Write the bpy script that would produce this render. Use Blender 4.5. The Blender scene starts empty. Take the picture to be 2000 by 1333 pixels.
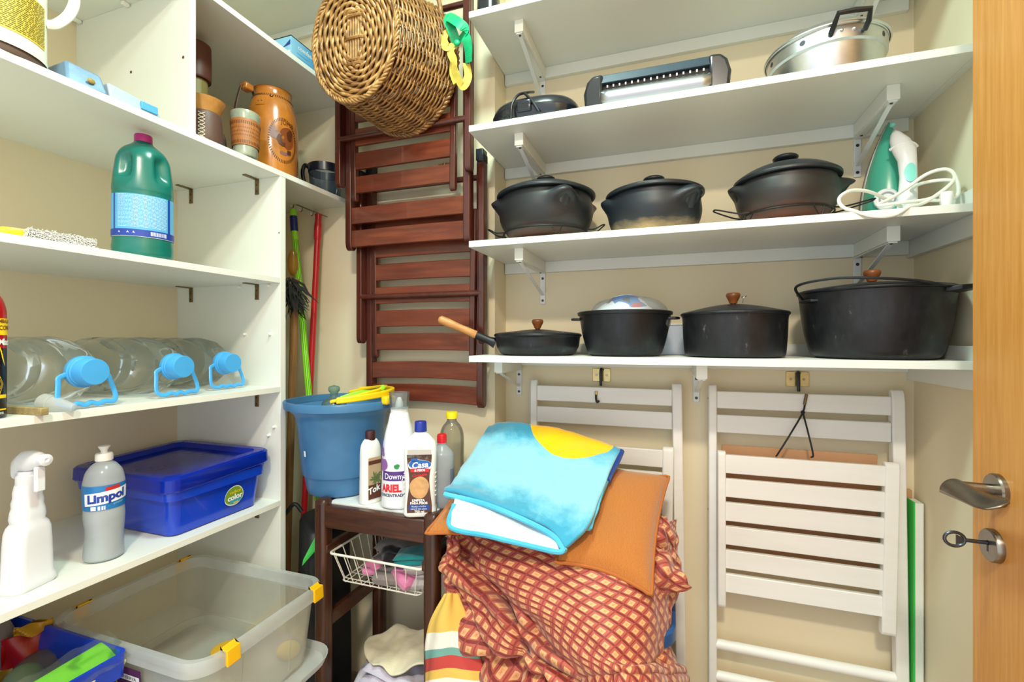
import bpy, math, random
from mathutils import Vector, Matrix, noise

# ------------------------------------------------------------------ camera
CAMZ = 1.22
FPX, CX, CY = 906.0, 1000.0, 666.5          # focal length and centre in pixels of the 2000x1333 frame
YAW = math.radians(18.9)                    # camera looks 18.9 deg to the left of the room's depth axis
scene = bpy.context.scene
COL = scene.collection
cam_d = bpy.data.cameras.new('camera')
cam_d.sensor_fit = 'HORIZONTAL'; cam_d.sensor_width = 36.0
cam_d.lens = 36.0 * FPX / 2000.0
cam_d.clip_start = 0.02; cam_d.clip_end = 60
cam = bpy.data.objects.new('camera', cam_d); COL.objects.link(cam)
cam.location = (0, 0, CAMZ); cam.rotation_euler = (math.pi/2, 0, YAW)
scene.camera = cam

# ------------------------------------------------------------------ world and light
vs = scene.view_settings
vs.view_transform = 'Standard'; vs.look = 'None'; vs.gamma = 1.0; vs.use_curve_mapping = False
vs.exposure = 0.13
world = bpy.data.worlds.new('world'); scene.world = world
world.use_nodes = True
bgn = world.node_tree.nodes['Background']
bgn.inputs['Color'].default_value = (0.92, 0.97, 1.0, 1)      # cool even ambient fill, let in where the front wall is left out
bgn.inputs['Strength'].default_value = 1.4
LAMP_POS = (-0.30, 0.62, 2.535)
LAMP_W = 19.0
LAMP2_POS = (0.05, -0.55, 2.535)           # second ceiling lamp, by the doorway behind the camera
LAMP2_W = 42.0
lamp_d = bpy.data.lights.new('ceiling_lamp_light', 'AREA')
lamp_d.shape = 'DISK'; lamp_d.size = 0.24; lamp_d.energy = LAMP_W; lamp_d.color = (0.72, 1.0, 0.91)
lamp2_d = bpy.data.lights.new('doorway_lamp_light', 'AREA')
lamp2_d.shape = 'DISK'; lamp2_d.size = 0.22; lamp2_d.energy = LAMP2_W; lamp2_d.color = (1.0, 0.88, 0.70)

# ------------------------------------------------------------------ helpers
PI = math.pi
FW = Vector((-math.sin(YAW), math.cos(YAW), 0)); RT = Vector((math.cos(YAW), math.sin(YAW), 0)); UP = Vector((0, 0, 1))
CAMP = Vector((0, 0, CAMZ))
def P(u, v, x=None, y=None, z=None):
    d = FW + RT*((u-CX)/FPX) + UP*((CY-v)/FPX)
    if x is not None: t = x/d.x
    elif y is not None: t = y/d.y
    else: t = (z-CAMZ)/d.z
    return CAMP + d*t
def XY(u, y=None, x=None):
    p = P(u, CY, x=x, y=y); return p.x, p.y
def Z(h): return CAMZ + h
def lin(c):
    c = c/255.0
    return c/12.92 if c <= 0.04045 else ((c+0.055)/1.055)**2.4
def rgb(h):
    if isinstance(h, (tuple, list)): return (lin(h[0]), lin(h[1]), lin(h[2]), 1)
    h = h.lstrip('#'); return tuple(lin(int(h[i:i+2], 16)) for i in (0, 2, 4)) + (1,)

MATS = {}
def nodes_of(name):
    m = bpy.data.materials.new(name); m.use_nodes = True
    nt = m.node_tree; b = nt.nodes['Principled BSDF']
    MATS[name] = m
    return m, nt, b
def setp(b, **k):
    for n, v in k.items():
        n = n.replace('_', ' ')
        if n in b.inputs: b.inputs[n].default_value = v
def tex_in(nt, scale=(1, 1, 1), coord='Object', rot=(0, 0, 0)):
    tc = nt.nodes.new('ShaderNodeTexCoord'); mp = nt.nodes.new('ShaderNodeMapping')
    mp.inputs['Scale'].default_value = scale; mp.inputs['Rotation'].default_value = rot
    nt.links.new(tc.outputs[coord], mp.inputs['Vector']); return mp.outputs['Vector']
def noise_n(nt, vec, scale, detail=4, rough=0.55):
    n = nt.nodes.new('ShaderNodeTexNoise'); n.inputs['Scale'].default_value = scale
    n.inputs['Detail'].default_value = detail; n.inputs['Roughness'].default_value = rough
    nt.links.new(vec, n.inputs['Vector']); return n.outputs['Fac']
def ramp(nt, fac, stops, interp='LINEAR'):
    r = nt.nodes.new('ShaderNodeValToRGB'); e = r.color_ramp.elements; r.color_ramp.interpolation = interp
    while len(e) < len(stops): e.new(0.5)
    for i, (p, c) in enumerate(stops): e[i].position = p; e[i].color = c
    nt.links.new(fac, r.inputs['Fac']); return r.outputs['Color']
def bump(nt, b, h, strength, dist=0.002):
    bn = nt.nodes.new('ShaderNodeBump'); bn.inputs['Strength'].default_value = strength; bn.inputs['Distance'].default_value = dist
    nt.links.new(h, bn.inputs['Height']); nt.links.new(bn.outputs['Normal'], b.inputs['Normal'])
def M(name, col, rough=0.5, metal=0.0, var=0.06, vscale=6.0, bp=0.0, bscale=60.0, spec=0.5, coat=0.0, sss=0.0, detail=4):
    """plain procedural material: base colour with soft noise variation and optional fine bump"""
    if name in MATS: return MATS[name]
    m, nt, b = nodes_of(name)
    c = rgb(col)
    setp(b, Roughness=rough, Metallic=metal)
    b.inputs['Specular IOR Level'].default_value = spec
    b.inputs['Coat Weight'].default_value = coat
    if sss: b.inputs['Subsurface Weight'].default_value = sss; b.inputs['Subsurface Radius'].default_value = (.01, .01, .01)
    vec = tex_in(nt)
    f = noise_n(nt, vec, vscale, detail)
    lo = tuple(max(0, x*(1-var*1.6)) for x in c[:3]) + (1,); hi = tuple(min(1, x*(1+var)) for x in c[:3]) + (1,)
    nt.links.new(ramp(nt, f, [(0.3, lo), (0.7, hi)]), b.inputs['Base Color'])
    if bp: bump(nt, b, noise_n(nt, vec, bscale, 3), bp)
    return m
def WOOD(name, c1, c2, axis='z', scale=6.0, rough=0.4, stretch=14, bp=0.15, coat=0.0, c3=None):
    if name in MATS: return MATS[name]
    m, nt, b = nodes_of(name); setp(b, Roughness=rough); b.inputs['Coat Weight'].default_value = coat
    s = [stretch]*3; s['xyz'.index(axis)] = 1.0
    vec = tex_in(nt, tuple(s))
    f = noise_n(nt, vec, scale, 6, 0.62)
    st = [(0.28, rgb(c1)), (0.72, rgb(c2))]
    if c3: st = [(0.25, rgb(c1)), (0.5, rgb(c2)), (0.75, rgb(c3))]
    nt.links.new(ramp(nt, f, st), b.inputs['Base Color'])
    if bp: bump(nt, b, f, bp, 0.001)
    return m
def CLEAR(name, tint, opacity=0.12, rough=0.05, gloss=0.5, diffuse=None, frosted=0.0):
    """thin clear plastic: mostly see-through sheet with a milky share and a fresnel gloss"""
    if name in MATS: return MATS[name]
    m, nt, b = nodes_of(name)
    out = nt.nodes['Material Output']
    tr = nt.nodes.new('ShaderNodeBsdfTransparent'); tr.inputs['Color'].default_value = rgb(tint)
    setp(b, Roughness=rough); b.inputs['Base Color'].default_value = rgb(diffuse or tint)
    gl = nt.nodes.new('ShaderNodeBsdfGlossy'); gl.inputs['Roughness'].default_value = rough; gl.inputs['Color'].default_value = (1, 1, 1, 1)
    tl = nt.nodes.new('ShaderNodeBsdfTranslucent'); tl.inputs['Color'].default_value = rgb(diffuse or tint)
    mxa = nt.nodes.new('ShaderNodeMixShader'); mxa.inputs[0].default_value = 0.45
    nt.links.new(b.outputs[0], mxa.inputs[1]); nt.links.new(tl.outputs[0], mxa.inputs[2])
    vec = tex_in(nt); f = noise_n(nt, vec, 9, 3)
    mr = nt.nodes.new('ShaderNodeMapRange'); mr.inputs['From Min'].default_value = 0.3; mr.inputs['From Max'].default_value = 0.7
    mr.inputs['To Min'].default_value = opacity*0.85; mr.inputs['To Max'].default_value = min(1, opacity*1.15)
    nt.links.new(f, mr.inputs['Value'])
    mx = nt.nodes.new('ShaderNodeMixShader'); nt.links.new(mr.outputs[0], mx.inputs[0])
    nt.links.new(tr.outputs[0], mx.inputs[1]); nt.links.new(mxa.outputs[0], mx.inputs[2])
    lw = nt.nodes.new('ShaderNodeLayerWeight'); lw.inputs['Blend'].default_value = 0.25
    mu = nt.nodes.new('ShaderNodeMath'); mu.operation = 'MULTIPLY'; mu.inputs[1].default_value = gloss
    nt.links.new(lw.outputs['Fresnel'], mu.inputs[0])
    mx2 = nt.nodes.new('ShaderNodeMixShader'); nt.links.new(mu.outputs[0], mx2.inputs[0])
    nt.links.new(mx.outputs[0], mx2.inputs[1]); nt.links.new(gl.outputs[0], mx2.inputs[2])
    nt.links.new(mx2.outputs[0], out.inputs['Surface'])
    return m

# ---- mesh builder -------------------------------------------------
def frame_of(t):
    t = t.normalized(); a = Vector((0, 0, 1)) if abs(t.z) < 0.9 else Vector((1, 0, 0))
    n = t.cross(a).normalized(); return n, t.cross(n).normalized()
def spline(pts, n=8, closed=False):
    pts = [Vector(p) for p in pts]; out = []; N = len(pts)
    segs = N if closed else N-1
    for i in range(segs):
        p1, p2 = pts[i], pts[(i+1) % N]
        p0 = pts[(i-1) % N] if (closed or i > 0) else p1*2-p2
        p3 = pts[(i+2) % N] if (closed or i+2 < N) else p2*2-p1
        for k in range(n):
            t = k/n
            out.append(0.5*((2*p1)+(p2-p0)*t+(2*p0-5*p1+4*p2-p3)*t*t+(3*p1-p0-3*p2+p3)*t**3))
    if not closed: out.append(pts[-1])
    return out
MW = {}
class MB:
    def __init__(s): s.v = []; s.f = []; s.uv = {}; s.mi = []; s.cur = 0
    def add(s, vs, fs, uvs=None):
        o = len(s.v); s.v += [Vector(p) for p in vs]
        for f in fs:
            s.f.append([i+o for i in f]); s.mi.append(s.cur)
        if uvs:
            for i, q in enumerate(uvs): s.uv[o+i] = q
        return s
    def box(s, lo, hi, mtx=None):
        x0, y0, z0 = lo; x1, y1, z1 = hi
        vs = [Vector(p) for p in ((x0,y0,z0),(x1,y0,z0),(x1,y1,z0),(x0,y1,z0),(x0,y0,z1),(x1,y0,z1),(x1,y1,z1),(x0,y1,z1))]
        if mtx: vs = [mtx @ p for p in vs]
        return s.add(vs, [(0,3,2,1),(4,5,6,7),(0,1,5,4),(1,2,6,5),(2,3,7,6),(3,0,4,7)])
    def hexa(s, vs): return s.add(vs, [(0,3,2,1),(4,5,6,7),(0,1,5,4),(1,2,6,5),(2,3,7,6),(3,0,4,7)])
    def bar(s, p0, p1, w, h, side=None):
        p0, p1 = Vector(p0), Vector(p1); t = (p1-p0).normalized()
        a = (Vector(side) - t*Vector(side).dot(t)).normalized() if side else frame_of(t)[0]
        b = t.cross(a).normalized(); a = a*(w/2); b = b*(h/2)
        return s.hexa([p0-a-b, p0+a-b, p0+a+b, p0-a+b, p1-a-b, p1+a-b, p1+a+b, p1-a+b])
    def tube(s, pts, r, n=10, closed=False, cap=True, radii=None, flat=None):
        pts = [Vector(p) for p in pts]; N = len(pts); vs = []; fs = []
        nrm = None
        for i, p in enumerate(pts):
            if closed: t = pts[(i+1) % N]-pts[(i-1) % N]
            else: t = pts[min(i+1, N-1)]-pts[max(i-1, 0)]
            if t.length < 1e-9: t = Vector((0, 0, 1))
            t.normalize()
            if nrm is None: nrm = frame_of(t)[0]
            nrm = nrm - t*nrm.dot(t)
            nrm = nrm.normalized() if nrm.length > 1e-6 else frame_of(t)[0]
            bn = t.cross(nrm); rr = radii[i] if radii else r
            for k in range(n):
                a = 2*PI*k/n
                vs.append(p + nrm*(math.cos(a)*rr) + bn*(math.sin(a)*rr*(flat or 1)))
        for i in range(N if closed else N-1):
            j = (i+1) % N
            for k in range(n):
                l = (k+1) % n
                fs.append((i*n+k, i*n+l, j*n+l, j*n+k))
        if cap and not closed:
            fs.append(tuple(range(n-1, -1, -1))); fs.append(tuple((N-1)*n+k for k in range(n)))
        return s.add(vs, fs)
    def lathe(s, prof, n=40, c=(0, 0, 0), sx=1.0, sy=1.0, rotz=0.0, cap0=True, cap1=True, mtx=None, a0=0, a1=2*PI, fn=None):
        """profile [(r,z)] turned about z; sx, sy squash it to an oval; fn(r,a,z)->(x,y,z) for other outlines"""
        vs = []; fs = []; uv = []; c = Vector(c); full = abs(a1-a0-2*PI) < 1e-6; m = n if full else n+1
        for i, (r, z) in enumerate(prof):
            for k in range(m):
                a = a0+(a1-a0)*k/n
                if fn: q = Vector(fn(r, a, z))
                else: q = Vector((r*math.cos(a)*sx, r*math.sin(a)*sy, z))
                if rotz: q = Matrix.Rotation(rotz, 3, 'Z') @ q
                if mtx: q = mtx @ q
                vs.append(q+c); uv.append((k/n, i/max(1, len(prof)-1)))
        for i in range(len(prof)-1):
            for k in range(n):
                l = (k+1) % m if full else k+1
                fs.append((i*m+k, i*m+l, (i+1)*m+l, (i+1)*m+k))
        if cap0 and full and prof[0][0] > 1e-6: fs.append(tuple(range(m-1, -1, -1)))
        if cap1 and full and prof[-1][0] > 1e-6: fs.append(tuple((len(prof)-1)*m+k for k in range(m)))
        return s.add(vs, fs, uv)
    def prism(s, poly, thick, mtx=None):
        """poly of (x,y) points extruded z 0..thick"""
        n = len(poly)
        vs = [Vector((x, y, 0)) for x, y in poly]+[Vector((x, y, thick)) for x, y in poly]
        if mtx: vs = [mtx @ p for p in vs]
        return s.add(vs, [tuple(range(n-1, -1, -1)), tuple(range(n, 2*n))]+[(i, (i+1) % n, n+(i+1) % n, n+i) for i in range(n)])
    def grid(s, fn, nu, nv, closeu=False):
        vs = []; fs = []; uv = []
        for j in range(nv+1):
            for i in range(nu+1):
                vs.append(Vector(fn(i/nu, j/nv))); uv.append((i/nu, j/nv))
        for j in range(nv):
            for i in range(nu):
                a = j*(nu+1)+i; fs.append((a, a+1, a+nu+2, a+nu+1))
        return s.add(vs, fs, uv)
    def sphere(s, c, r, nu=20, nv=12, sc=(1, 1, 1), fn=None):
        c = Vector(c)
        def f(a, b):
            th = 2*PI*a; ph = PI*b
            d = Vector((math.sin(ph)*math.cos(th)*sc[0], math.sin(ph)*math.sin(th)*sc[1], -math.cos(ph)*sc[2]))
            k = fn(d) if fn else 1.0
            return c+d*(r*k)
        return s.grid(f, nu, nv)
    def build(s, name, mat, parent=None, smooth=True, bevel=0.0, bseg=2, sharp=35, solid=0.0, sub=0, world=True, merge=False, offset=-1):
        me = bpy.data.meshes.new(name)
        vs = s.v
        if parent is not None and world and parent.name in MW:
            iv = MW[parent.name].inverted(); vs = [iv @ p for p in vs]
        me.from_pydata([tuple(p) for p in vs], [], s.f)
        if s.uv:
            ul = me.uv_layers.new(name='UVMap')
            for l in me.loops: ul.data[l.index].uv = s.uv.get(l.vertex_index, (0, 0))
        mats = mat if isinstance(mat, (list, tuple)) else [mat]
        for m in mats: me.materials.append(m)
        if len(mats) > 1:
            for i, p in enumerate(me.polygons): p.material_index = s.mi[i]
        if merge:
            import bmesh
            bm = bmesh.new(); bm.from_mesh(me); bmesh.ops.remove_doubles(bm, verts=bm.verts, dist=1e-5); bm.to_mesh(me); bm.free()
        me.validate(); me.update()
        if smooth:
            for p in me.polygons: p.use_smooth = True
            if sharp and not sub: me.set_sharp_from_angle(angle=math.radians(sharp))
        o = bpy.data.objects.new(name, me); COL.objects.link(o)
        if parent is not None:
            o.parent = parent; MW[o.name] = MW.get(parent.name, Matrix())
        else: MW[o.name] = Matrix()
        if solid:
            md = o.modifiers.new('solid', 'SOLIDIFY'); md.thickness = solid; md.offset = offset
        if bevel:
            md = o.modifiers.new('bevel', 'BEVEL'); md.width = bevel; md.segments = bseg; md.limit_method = 'ANGLE'; md.angle_limit = math.radians(40)
        if sub:
            md = o.modifiers.new('sub', 'SUBSURF'); md.levels = sub; md.render_levels = sub
        return o
def box(name, lo, hi, mat, parent=None, bevel=0.0, **k):
    return MB().box(lo, hi).build(name, mat, parent, bevel=bevel, **k)
def tag(o, label, cat, group=None):
    o['label'] = label; o['category'] = cat
    if group: o['group'] = group
    return o
def thing(name, label, cat, loc=(0, 0, 0), rotz=0.0, group=None, mtx=None):
    o = bpy.data.objects.new(name, None); COL.objects.link(o)
    o.empty_display_size = 0.05
    m = mtx if mtx is not None else Matrix.Translation(Vector(loc)) @ Matrix.Rotation(rotz, 4, 'Z')
    o.matrix_basis = m; MW[o.name] = m
    return tag(o, label, cat, group)
def structure(o): o['kind'] = 'structure'; return o
def L(o, label): o['label'] = label; return o
# ---- lettering ----------------------------------------------------
def text_geo(txt, size=1.0, bold=0.0, shear=0.0, align='CENTER', space=1.0, sx=1.0, wave=None):
    cu = bpy.data.curves.new('lettering', 'FONT'); cu.body = txt; cu.size = size; cu.offset = bold; cu.shear = shear
    cu.align_x = align; cu.align_y = 'CENTER'; cu.space_character = space; cu.resolution_u = 3; cu.fill_mode = 'FRONT'
    ob = bpy.data.objects.new('lettering', cu); COL.objects.link(ob)
    dg = bpy.context.evaluated_depsgraph_get()
    me = bpy.data.meshes.new_from_object(ob.evaluated_get(dg))
    vs = [(p.co.x*sx, p.co.y) for p in me.vertices]; fs = [list(p.vertices) for p in me.polygons]
    bpy.data.objects.remove(ob); bpy.data.curves.remove(cu); bpy.data.meshes.remove(me)
    return vs, fs
def text_on(name, txt, size, mat, parent, fn, bold=0.0, shear=0.0, sx=1.0, align='CENTER', space=1.0, at=(0, 0), rot=0.0, mb=None):
    """lettering mapped by fn(x, y) -> point on a surface"""
    vs, fs = text_geo(txt, size, bold, shear, align, space, sx)
    c, s = math.cos(rot), math.sin(rot)
    g = mb or MB(); g.add([fn(x*c-y*s+at[0], x*s+y*c+at[1]) for x, y in vs], fs)
    if mb: return g
    return g.build(name, mat, parent, smooth=False)
def patch(fn, poly, n=1):
    """flat outline (x,y) mapped by fn, as a finely cut sheet (fan of strips)"""
    g = MB(); return g
def rect_on(mb, fn, x0, x1, y0, y1, nx=8, ny=4):
    return mb.grid(lambda a, b: fn(x0+(x1-x0)*a, y0+(y1-y0)*b), nx, ny)
def blob_on(mb, fn, cx, cy, rx, ry, n=28, wob=0.0, seed=0, rot=0.0):
    rnd = random.Random(seed); ph = [rnd.uniform(0, 6) for _ in range(3)]
    pts = [fn(cx, cy)]; 
    for k in range(n):
        a = 2*PI*k/n; w = 1+wob*(math.sin(2*a+ph[0])+math.sin(3*a+ph[1])*.7+math.sin(5*a+ph[2])*.4)
        x, y = rx*w*math.cos(a), ry*w*math.sin(a)
        pts.append(fn(cx+x*math.cos(rot)-y*math.sin(rot), cy+x*math.sin(rot)+y*math.cos(rot)))
    return mb.add(pts, [(0, 1+k, 1+(k+1) % n) for k in range(n)])
def cyl_fn(c, r, a0, zc, off=0.0006, rz=None, sx=1.0, sy=1.0, rot=0.0):
    """surface coords (arc length, height) on an upright (oval) cylinder; a0 = heading of the label's middle"""
    c = Vector(c)
    def f(x, y):
        rr = (rz(y+zc) if rz else r)
        a = a0 + x/r
        q = Vector(((rr*sx+off)*math.cos(a), (rr*sy+off)*math.sin(a), 0))
        if rot: q = Matrix.Rotation(rot, 3, 'Z') @ q
        return c+q+Vector((0, 0, zc+y))
    return f
def plane_fn(o, ex, ey, off=0.0008):
    o, ex, ey = Vector(o), Vector(ex).normalized(), Vector(ey).normalized(); n = ex.cross(ey)
    return lambda x, y: o+ex*x+ey*y+n*off
def towards_cam(x, y): return math.atan2(-y, -x)     # heading from a point to the camera
def interp(prof):
    prof = sorted((z, r) for r, z in prof)
    def f(z):
        if z <= prof[0][0]: return prof[0][1]
        for (z0, r0), (z1, r1) in zip(prof, prof[1:]):
            if z <= z1: return r0+(r1-r0)*((z-z0)/max(1e-9, z1-z0))
        return prof[-1][1]
    return f
def smooth_prof(pts, n=5):
    return [(max(0, q.x), q.y) for q in spline([(r, z, 0) for r, z in pts], n)]
def ctrl_surface(rows, n=8, m=8):
    """smooth sheet through a grid of control points -> dense rows of points"""
    a = [spline(r, n) for r in rows]
    cols = [spline([r[i] for r in a], m) for i in range(len(a[0]))]
    return [[cols[i][j] for i in range(len(cols))] for j in range(len(cols[0]))]
def sheet(mb, pts, uvscale=None, disp=None):
    nv, nu = len(pts), len(pts[0])
    # arc-length uv
    U = [[0.0]*nu for _ in range(nv)]; V = [[0.0]*nu for _ in range(nv)]
    for j in range(nv):
        for i in range(1, nu): U[j][i] = U[j][i-1]+(pts[j][i]-pts[j][i-1]).length
    for i in range(nu):
        for j in range(1, nv): V[j][i] = V[j-1][i]+(pts[j][i]-pts[j-1][i]).length
    mu = [sum(U[j][i] for j in range(nv))/nv for i in range(nu)]; mv = [sum(V[j][i] for i in range(nu))/nu for j in range(nv)]
    vs = []; uv = []
    for j in range(nv):
        for i in range(nu):
            p = pts[j][i]
            if disp:
                du = pts[j][min(i+1, nu-1)]-pts[j][max(i-1, 0)]; dv = pts[min(j+1, nv-1)][i]-pts[max(j-1, 0)][i]
                n = du.cross(dv)
                n = n.normalized() if n.length > 1e-12 else Vector((0, 0, 1))
                p = p+n*disp(i/(nu-1), j/(nv-1), p)
            vs.append(p); uv.append((mu[i], mv[j]))
    fs = [(j*nu+i, j*nu+i+1, (j+1)*nu+i+1, (j+1)*nu+i) for j in range(nv-1) for i in range(nu-1)]
    return mb.add(vs, fs, uv)
# ------------------------------------------------------------------ materials of the room
m_wall = M('cream_paint', (230, 218, 188), 0.75, var=0.02, vscale=1.5, bp=0.05, bscale=120)
m_ceil = M('ceiling_paint', (236, 234, 226), 0.8, var=0.02)
m_white = M('white_melamine', (228, 231, 224), 0.38, var=0.015, vscale=3)
m_white_edge = M('white_edge_band', (242, 242, 236), 0.4, var=0.02, vscale=20)
m_tile = M('beige_tile', (176, 158, 136), 0.3, var=0.05, vscale=4)
m_grout = M('grout', (120, 105, 90), 0.9)
m_steel_white = M('white_enamel_steel', (226, 230, 230), 0.35, var=0.02)
m_brass = M('aged_brass', (122, 103, 70), 0.45, 0.6, var=0.2, vscale=40)
m_brass_bright = M('bright_brass', (205, 186, 130), 0.35, 0.75, var=0.12, vscale=50)
m_screw = M('screw_steel', (70, 70, 72), 0.4, 0.7)
m_black_pl = M('black_plastic', (24, 27, 33), 0.35, var=0.1)

XL, XR, YB, YC, XRET = -1.462, 0.585, 1.447, 1.345, -0.517
CEIL = 2.58
# ------------------------------------------------------------------ shell
fl = structure(box('floor', (XL, -0.6, -0.05), (XR, YB, -0.004), m_grout))
tile_me = None
for i in range(-1, 5):
    for j in range(-1, 5):
        x0, y0 = XL+0.42*i+0.16, -0.6+0.42*j+0.1
        x1, y1 = min(x0+0.416, XR), min(y0+0.416, YB); x0 = max(x0, XL); y0 = max(y0, -0.6)
        if x1-x0 < 0.02 or y1-y0 < 0.02: continue
        box('tile', (x0, y0, -0.006), (x1, y1, 0.0), m_tile, fl, bevel=0.0015)
structure(box('ceiling', (XL-.1, -0.8, CEIL), (XR+.1, YB+.1, CEIL+0.05), m_ceil))
structure(box('wall_left', (XL-0.1, -0.6, -.05), (XL, YB+.1, CEIL), m_wall))
wb = MB(); wb.box((XRET, YB, -.05), (XR+.1, YB+0.1, CEIL))
structure(wb.build('wall_back', m_wall))
structure(box('wall_chimney', (XL, YC, -.05), (XRET, YB+.1, CEIL), m_wall))
structure(box('wall_right', (XR, -0.6, -.05), (XR+0.1, YB, CEIL), m_wall))
structure(box('baseboard_back', (XL, YC-0.01, 0), (XRET+0.01, YC, 0.075), m_tile, bevel=.002))
structure(box('baseboard_right', (XR-0.01, -0.6, 0), (XR, YB, 0.075), m_tile, bevel=.002))
structure(box('baseboard_recess', (XRET+.01, YB-0.01, 0), (XR-.01, YB, 0.075), m_tile, bevel=.002))

# ceiling lamp (out of frame, lights the pantry)
def ceiling_lamp(pos, data, label):
    lt = thing('ceiling_lamp', label, 'lamp', (pos[0], pos[1], CEIL))
    MB().lathe([(0.16, CEIL), (0.165, CEIL-0.02), (0.15, CEIL-0.03), (0.145, CEIL-0.026)], 40, (pos[0], pos[1], 0), cap0=True, cap1=False).build('rim', m_steel_white, lt)
    lo = bpy.data.objects.new('bulb_light', data); COL.objects.link(lo); lo.location = (0, 0, pos[2]-CEIL); lo.parent = lt
ceiling_lamp(LAMP_POS, lamp_d, 'round flush ceiling lamp above the middle of the pantry')
ceiling_lamp(LAMP2_POS, lamp2_d, 'round flush ceiling lamp near the doorway')

# ------------------------------------------------------------------ built-in shelves on the left
XF = -1.05
unit = thing('shelving_unit', 'white built-in shelving with five long boards along the left wall', 'shelving', (XF, 1.04, 0))
def plank(name, lo, hi, parent=unit):
    return box(name, lo, hi, m_white, parent, bevel=0.0008)
LS = {0: .843, 1: .485, 2: .180, 3: -.130, 4: -.453, 5: -.82}
YP0, YP1 = 1.034, 1.0535        # side panel
TH = 0.0155
Y0 = -0.35
sh = {}
for k, h in LS.items():
    y1 = YC if k < 2 else YP0
    sh[k] = plank('shelf', (XL, Y0, Z(h)-TH), (XF, y1, Z(h)))
sh[6] = plank('shelf', (XL, Y0, Z(1.13)), (XF, YC, Z(1.13)+TH))
plank('side_panel', (XL, YP0, 0), (XF, YP1, Z(LS[1])-TH))
plank('divider', (XL, .774, Z(LS[1])), (XF-.002, .788, Z(LS[0])-TH))
plank('ledger', (XL+.002, YC-.014, Z(1.13)-.035), (XF-.01, YC, Z(1.13)))
# small brass angle brackets below the boards, white shelf pins, drilled holes
def angle_bracket(x, zt, sgn=1):
    g = MB()
    g.box((x-.007, YP0-.045, zt-.0025), (x+.007, YP0, zt)); g.box((x-.007, YP0-.003, zt-.045), (x+.007, YP0, zt))
    o = g.build('angle_bracket', m_brass, unit, bevel=.001)
    L(o, 'small brass angle bracket')
    s = MB()
    for dz in (.018, .036): s.lathe([(.0028, 0), (.002, .0012)], 10, mtx=Matrix.Rotation(PI/2, 3, 'X'), c=(x, YP0-.003, zt-dz))
    s.build('screw', m_screw, o)['kind'] = 'stuff'
for k in (1, 2, 3, 4):
    zt = Z(LS[k])-TH
    angle_bracket(-1.40, zt); angle_bracket(-1.135, zt)
for (x, y, z) in ((-1.2, YP0, Z(LS[2])-TH-.006), (-1.09, YP0, Z(LS[2])-TH-.006), (-1.18, YP0, Z(.02)), (-1.085, YP0, Z(.02)), (-1.09, YP0, Z(-.27)), (-1.07, YP0, Z(-.245))):
    MB().lathe([(.004, 0), (.0045, .004), (.0025, .008), (.0, .009)], 10, mtx=Matrix.Rotation(PI/2, 3, 'X'), c=(x, y, z)).build('shelf_pin', m_white_edge, unit)
for (x, y) in ((XL+.02, .77), (-1.26, .77), (-1.1, 1.34)):
    box('shelf_pin', (x-.006, y-.012, Z(LS[0])-TH-.008), (x+.006, y+.003, Z(LS[0])-TH), m_white_edge, unit, bevel=.002)
m_hole = M('drilled_chipboard', (92, 62, 38), 0.9)
for (u, v) in ((256, 141), (358, 112)):
    p = P(u, v, y=.774); MB().lathe([(.0035, 0), (.0035, .0006)], 12, mtx=Matrix.Rotation(PI/2, 3, 'X'), c=p).build('drill_hole', m_hole, unit)
p = P(545, 455, y=YP0); MB().lathe([(.0022, 0), (.002, .0006)], 10, mtx=Matrix.Rotation(PI/2, 3, 'X'), c=p).build('drill_hole', m_hole, unit)

# ------------------------------------------------------------------ wall shelves on the right
YFR = 1.147
RS = {'T': .8895, 'A': .582, 'B': .270, 'C': -.040}
TB = 0.017
LBL = {'T': 'topmost white wall shelf, mostly out of view above the aluminium steamer',
       'A': 'white wall shelf carrying the grill, sandwich maker and steamer',
       'B': 'white wall shelf carrying the three clay pots and the iron',
       'C': 'lowest white wall shelf carrying the black cast-iron pots'}
def bracket(par, x, zb, yfront=1.20, cover=True, flange=.105):
    """steel shelf bracket: wall flange, arm boxed in white, thin diagonal strut"""
    g = MB(); g.box((x-.009, YB-.004, zb-flange-.03), (x+.009, YB, zb-.001))
    b = g.build('bracket', m_steel_white, par, bevel=.0015); L(b, 'white steel shelf bracket')
    if cover: box('arm_cover', (x-.0125, yfront, zb-.034), (x+.0125, YB-.015, zb), m_white, b, bevel=.0012)
    MB().box((x-.0085, yfront+.004, zb-.037), (x+.0085, YB-.004, zb-.0335)).build('arm', m_steel_white, b)
    MB().bar((x, yfront+.018, zb-.037), (x, YB-.005, zb-flange), .010, .003, side=(1, 0, 0)).build('strut', m_steel_white, b)
    s = MB()
    for dz in (.052, flange+.018): s.lathe([(.0042, 0), (.003, .0015)], 12, mtx=Matrix.Rotation(PI/2, 3, 'X'), c=(x, YB-.004, zb-dz))
    for yy in (yfront+.012, YB-.03): s.lathe([(.0035, 0), (.0025, -.0015)], 12, c=(x, yy, zb-.037))
    s.build('screw', m_screw, b)['kind'] = 'stuff'
shelfR = {}
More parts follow.
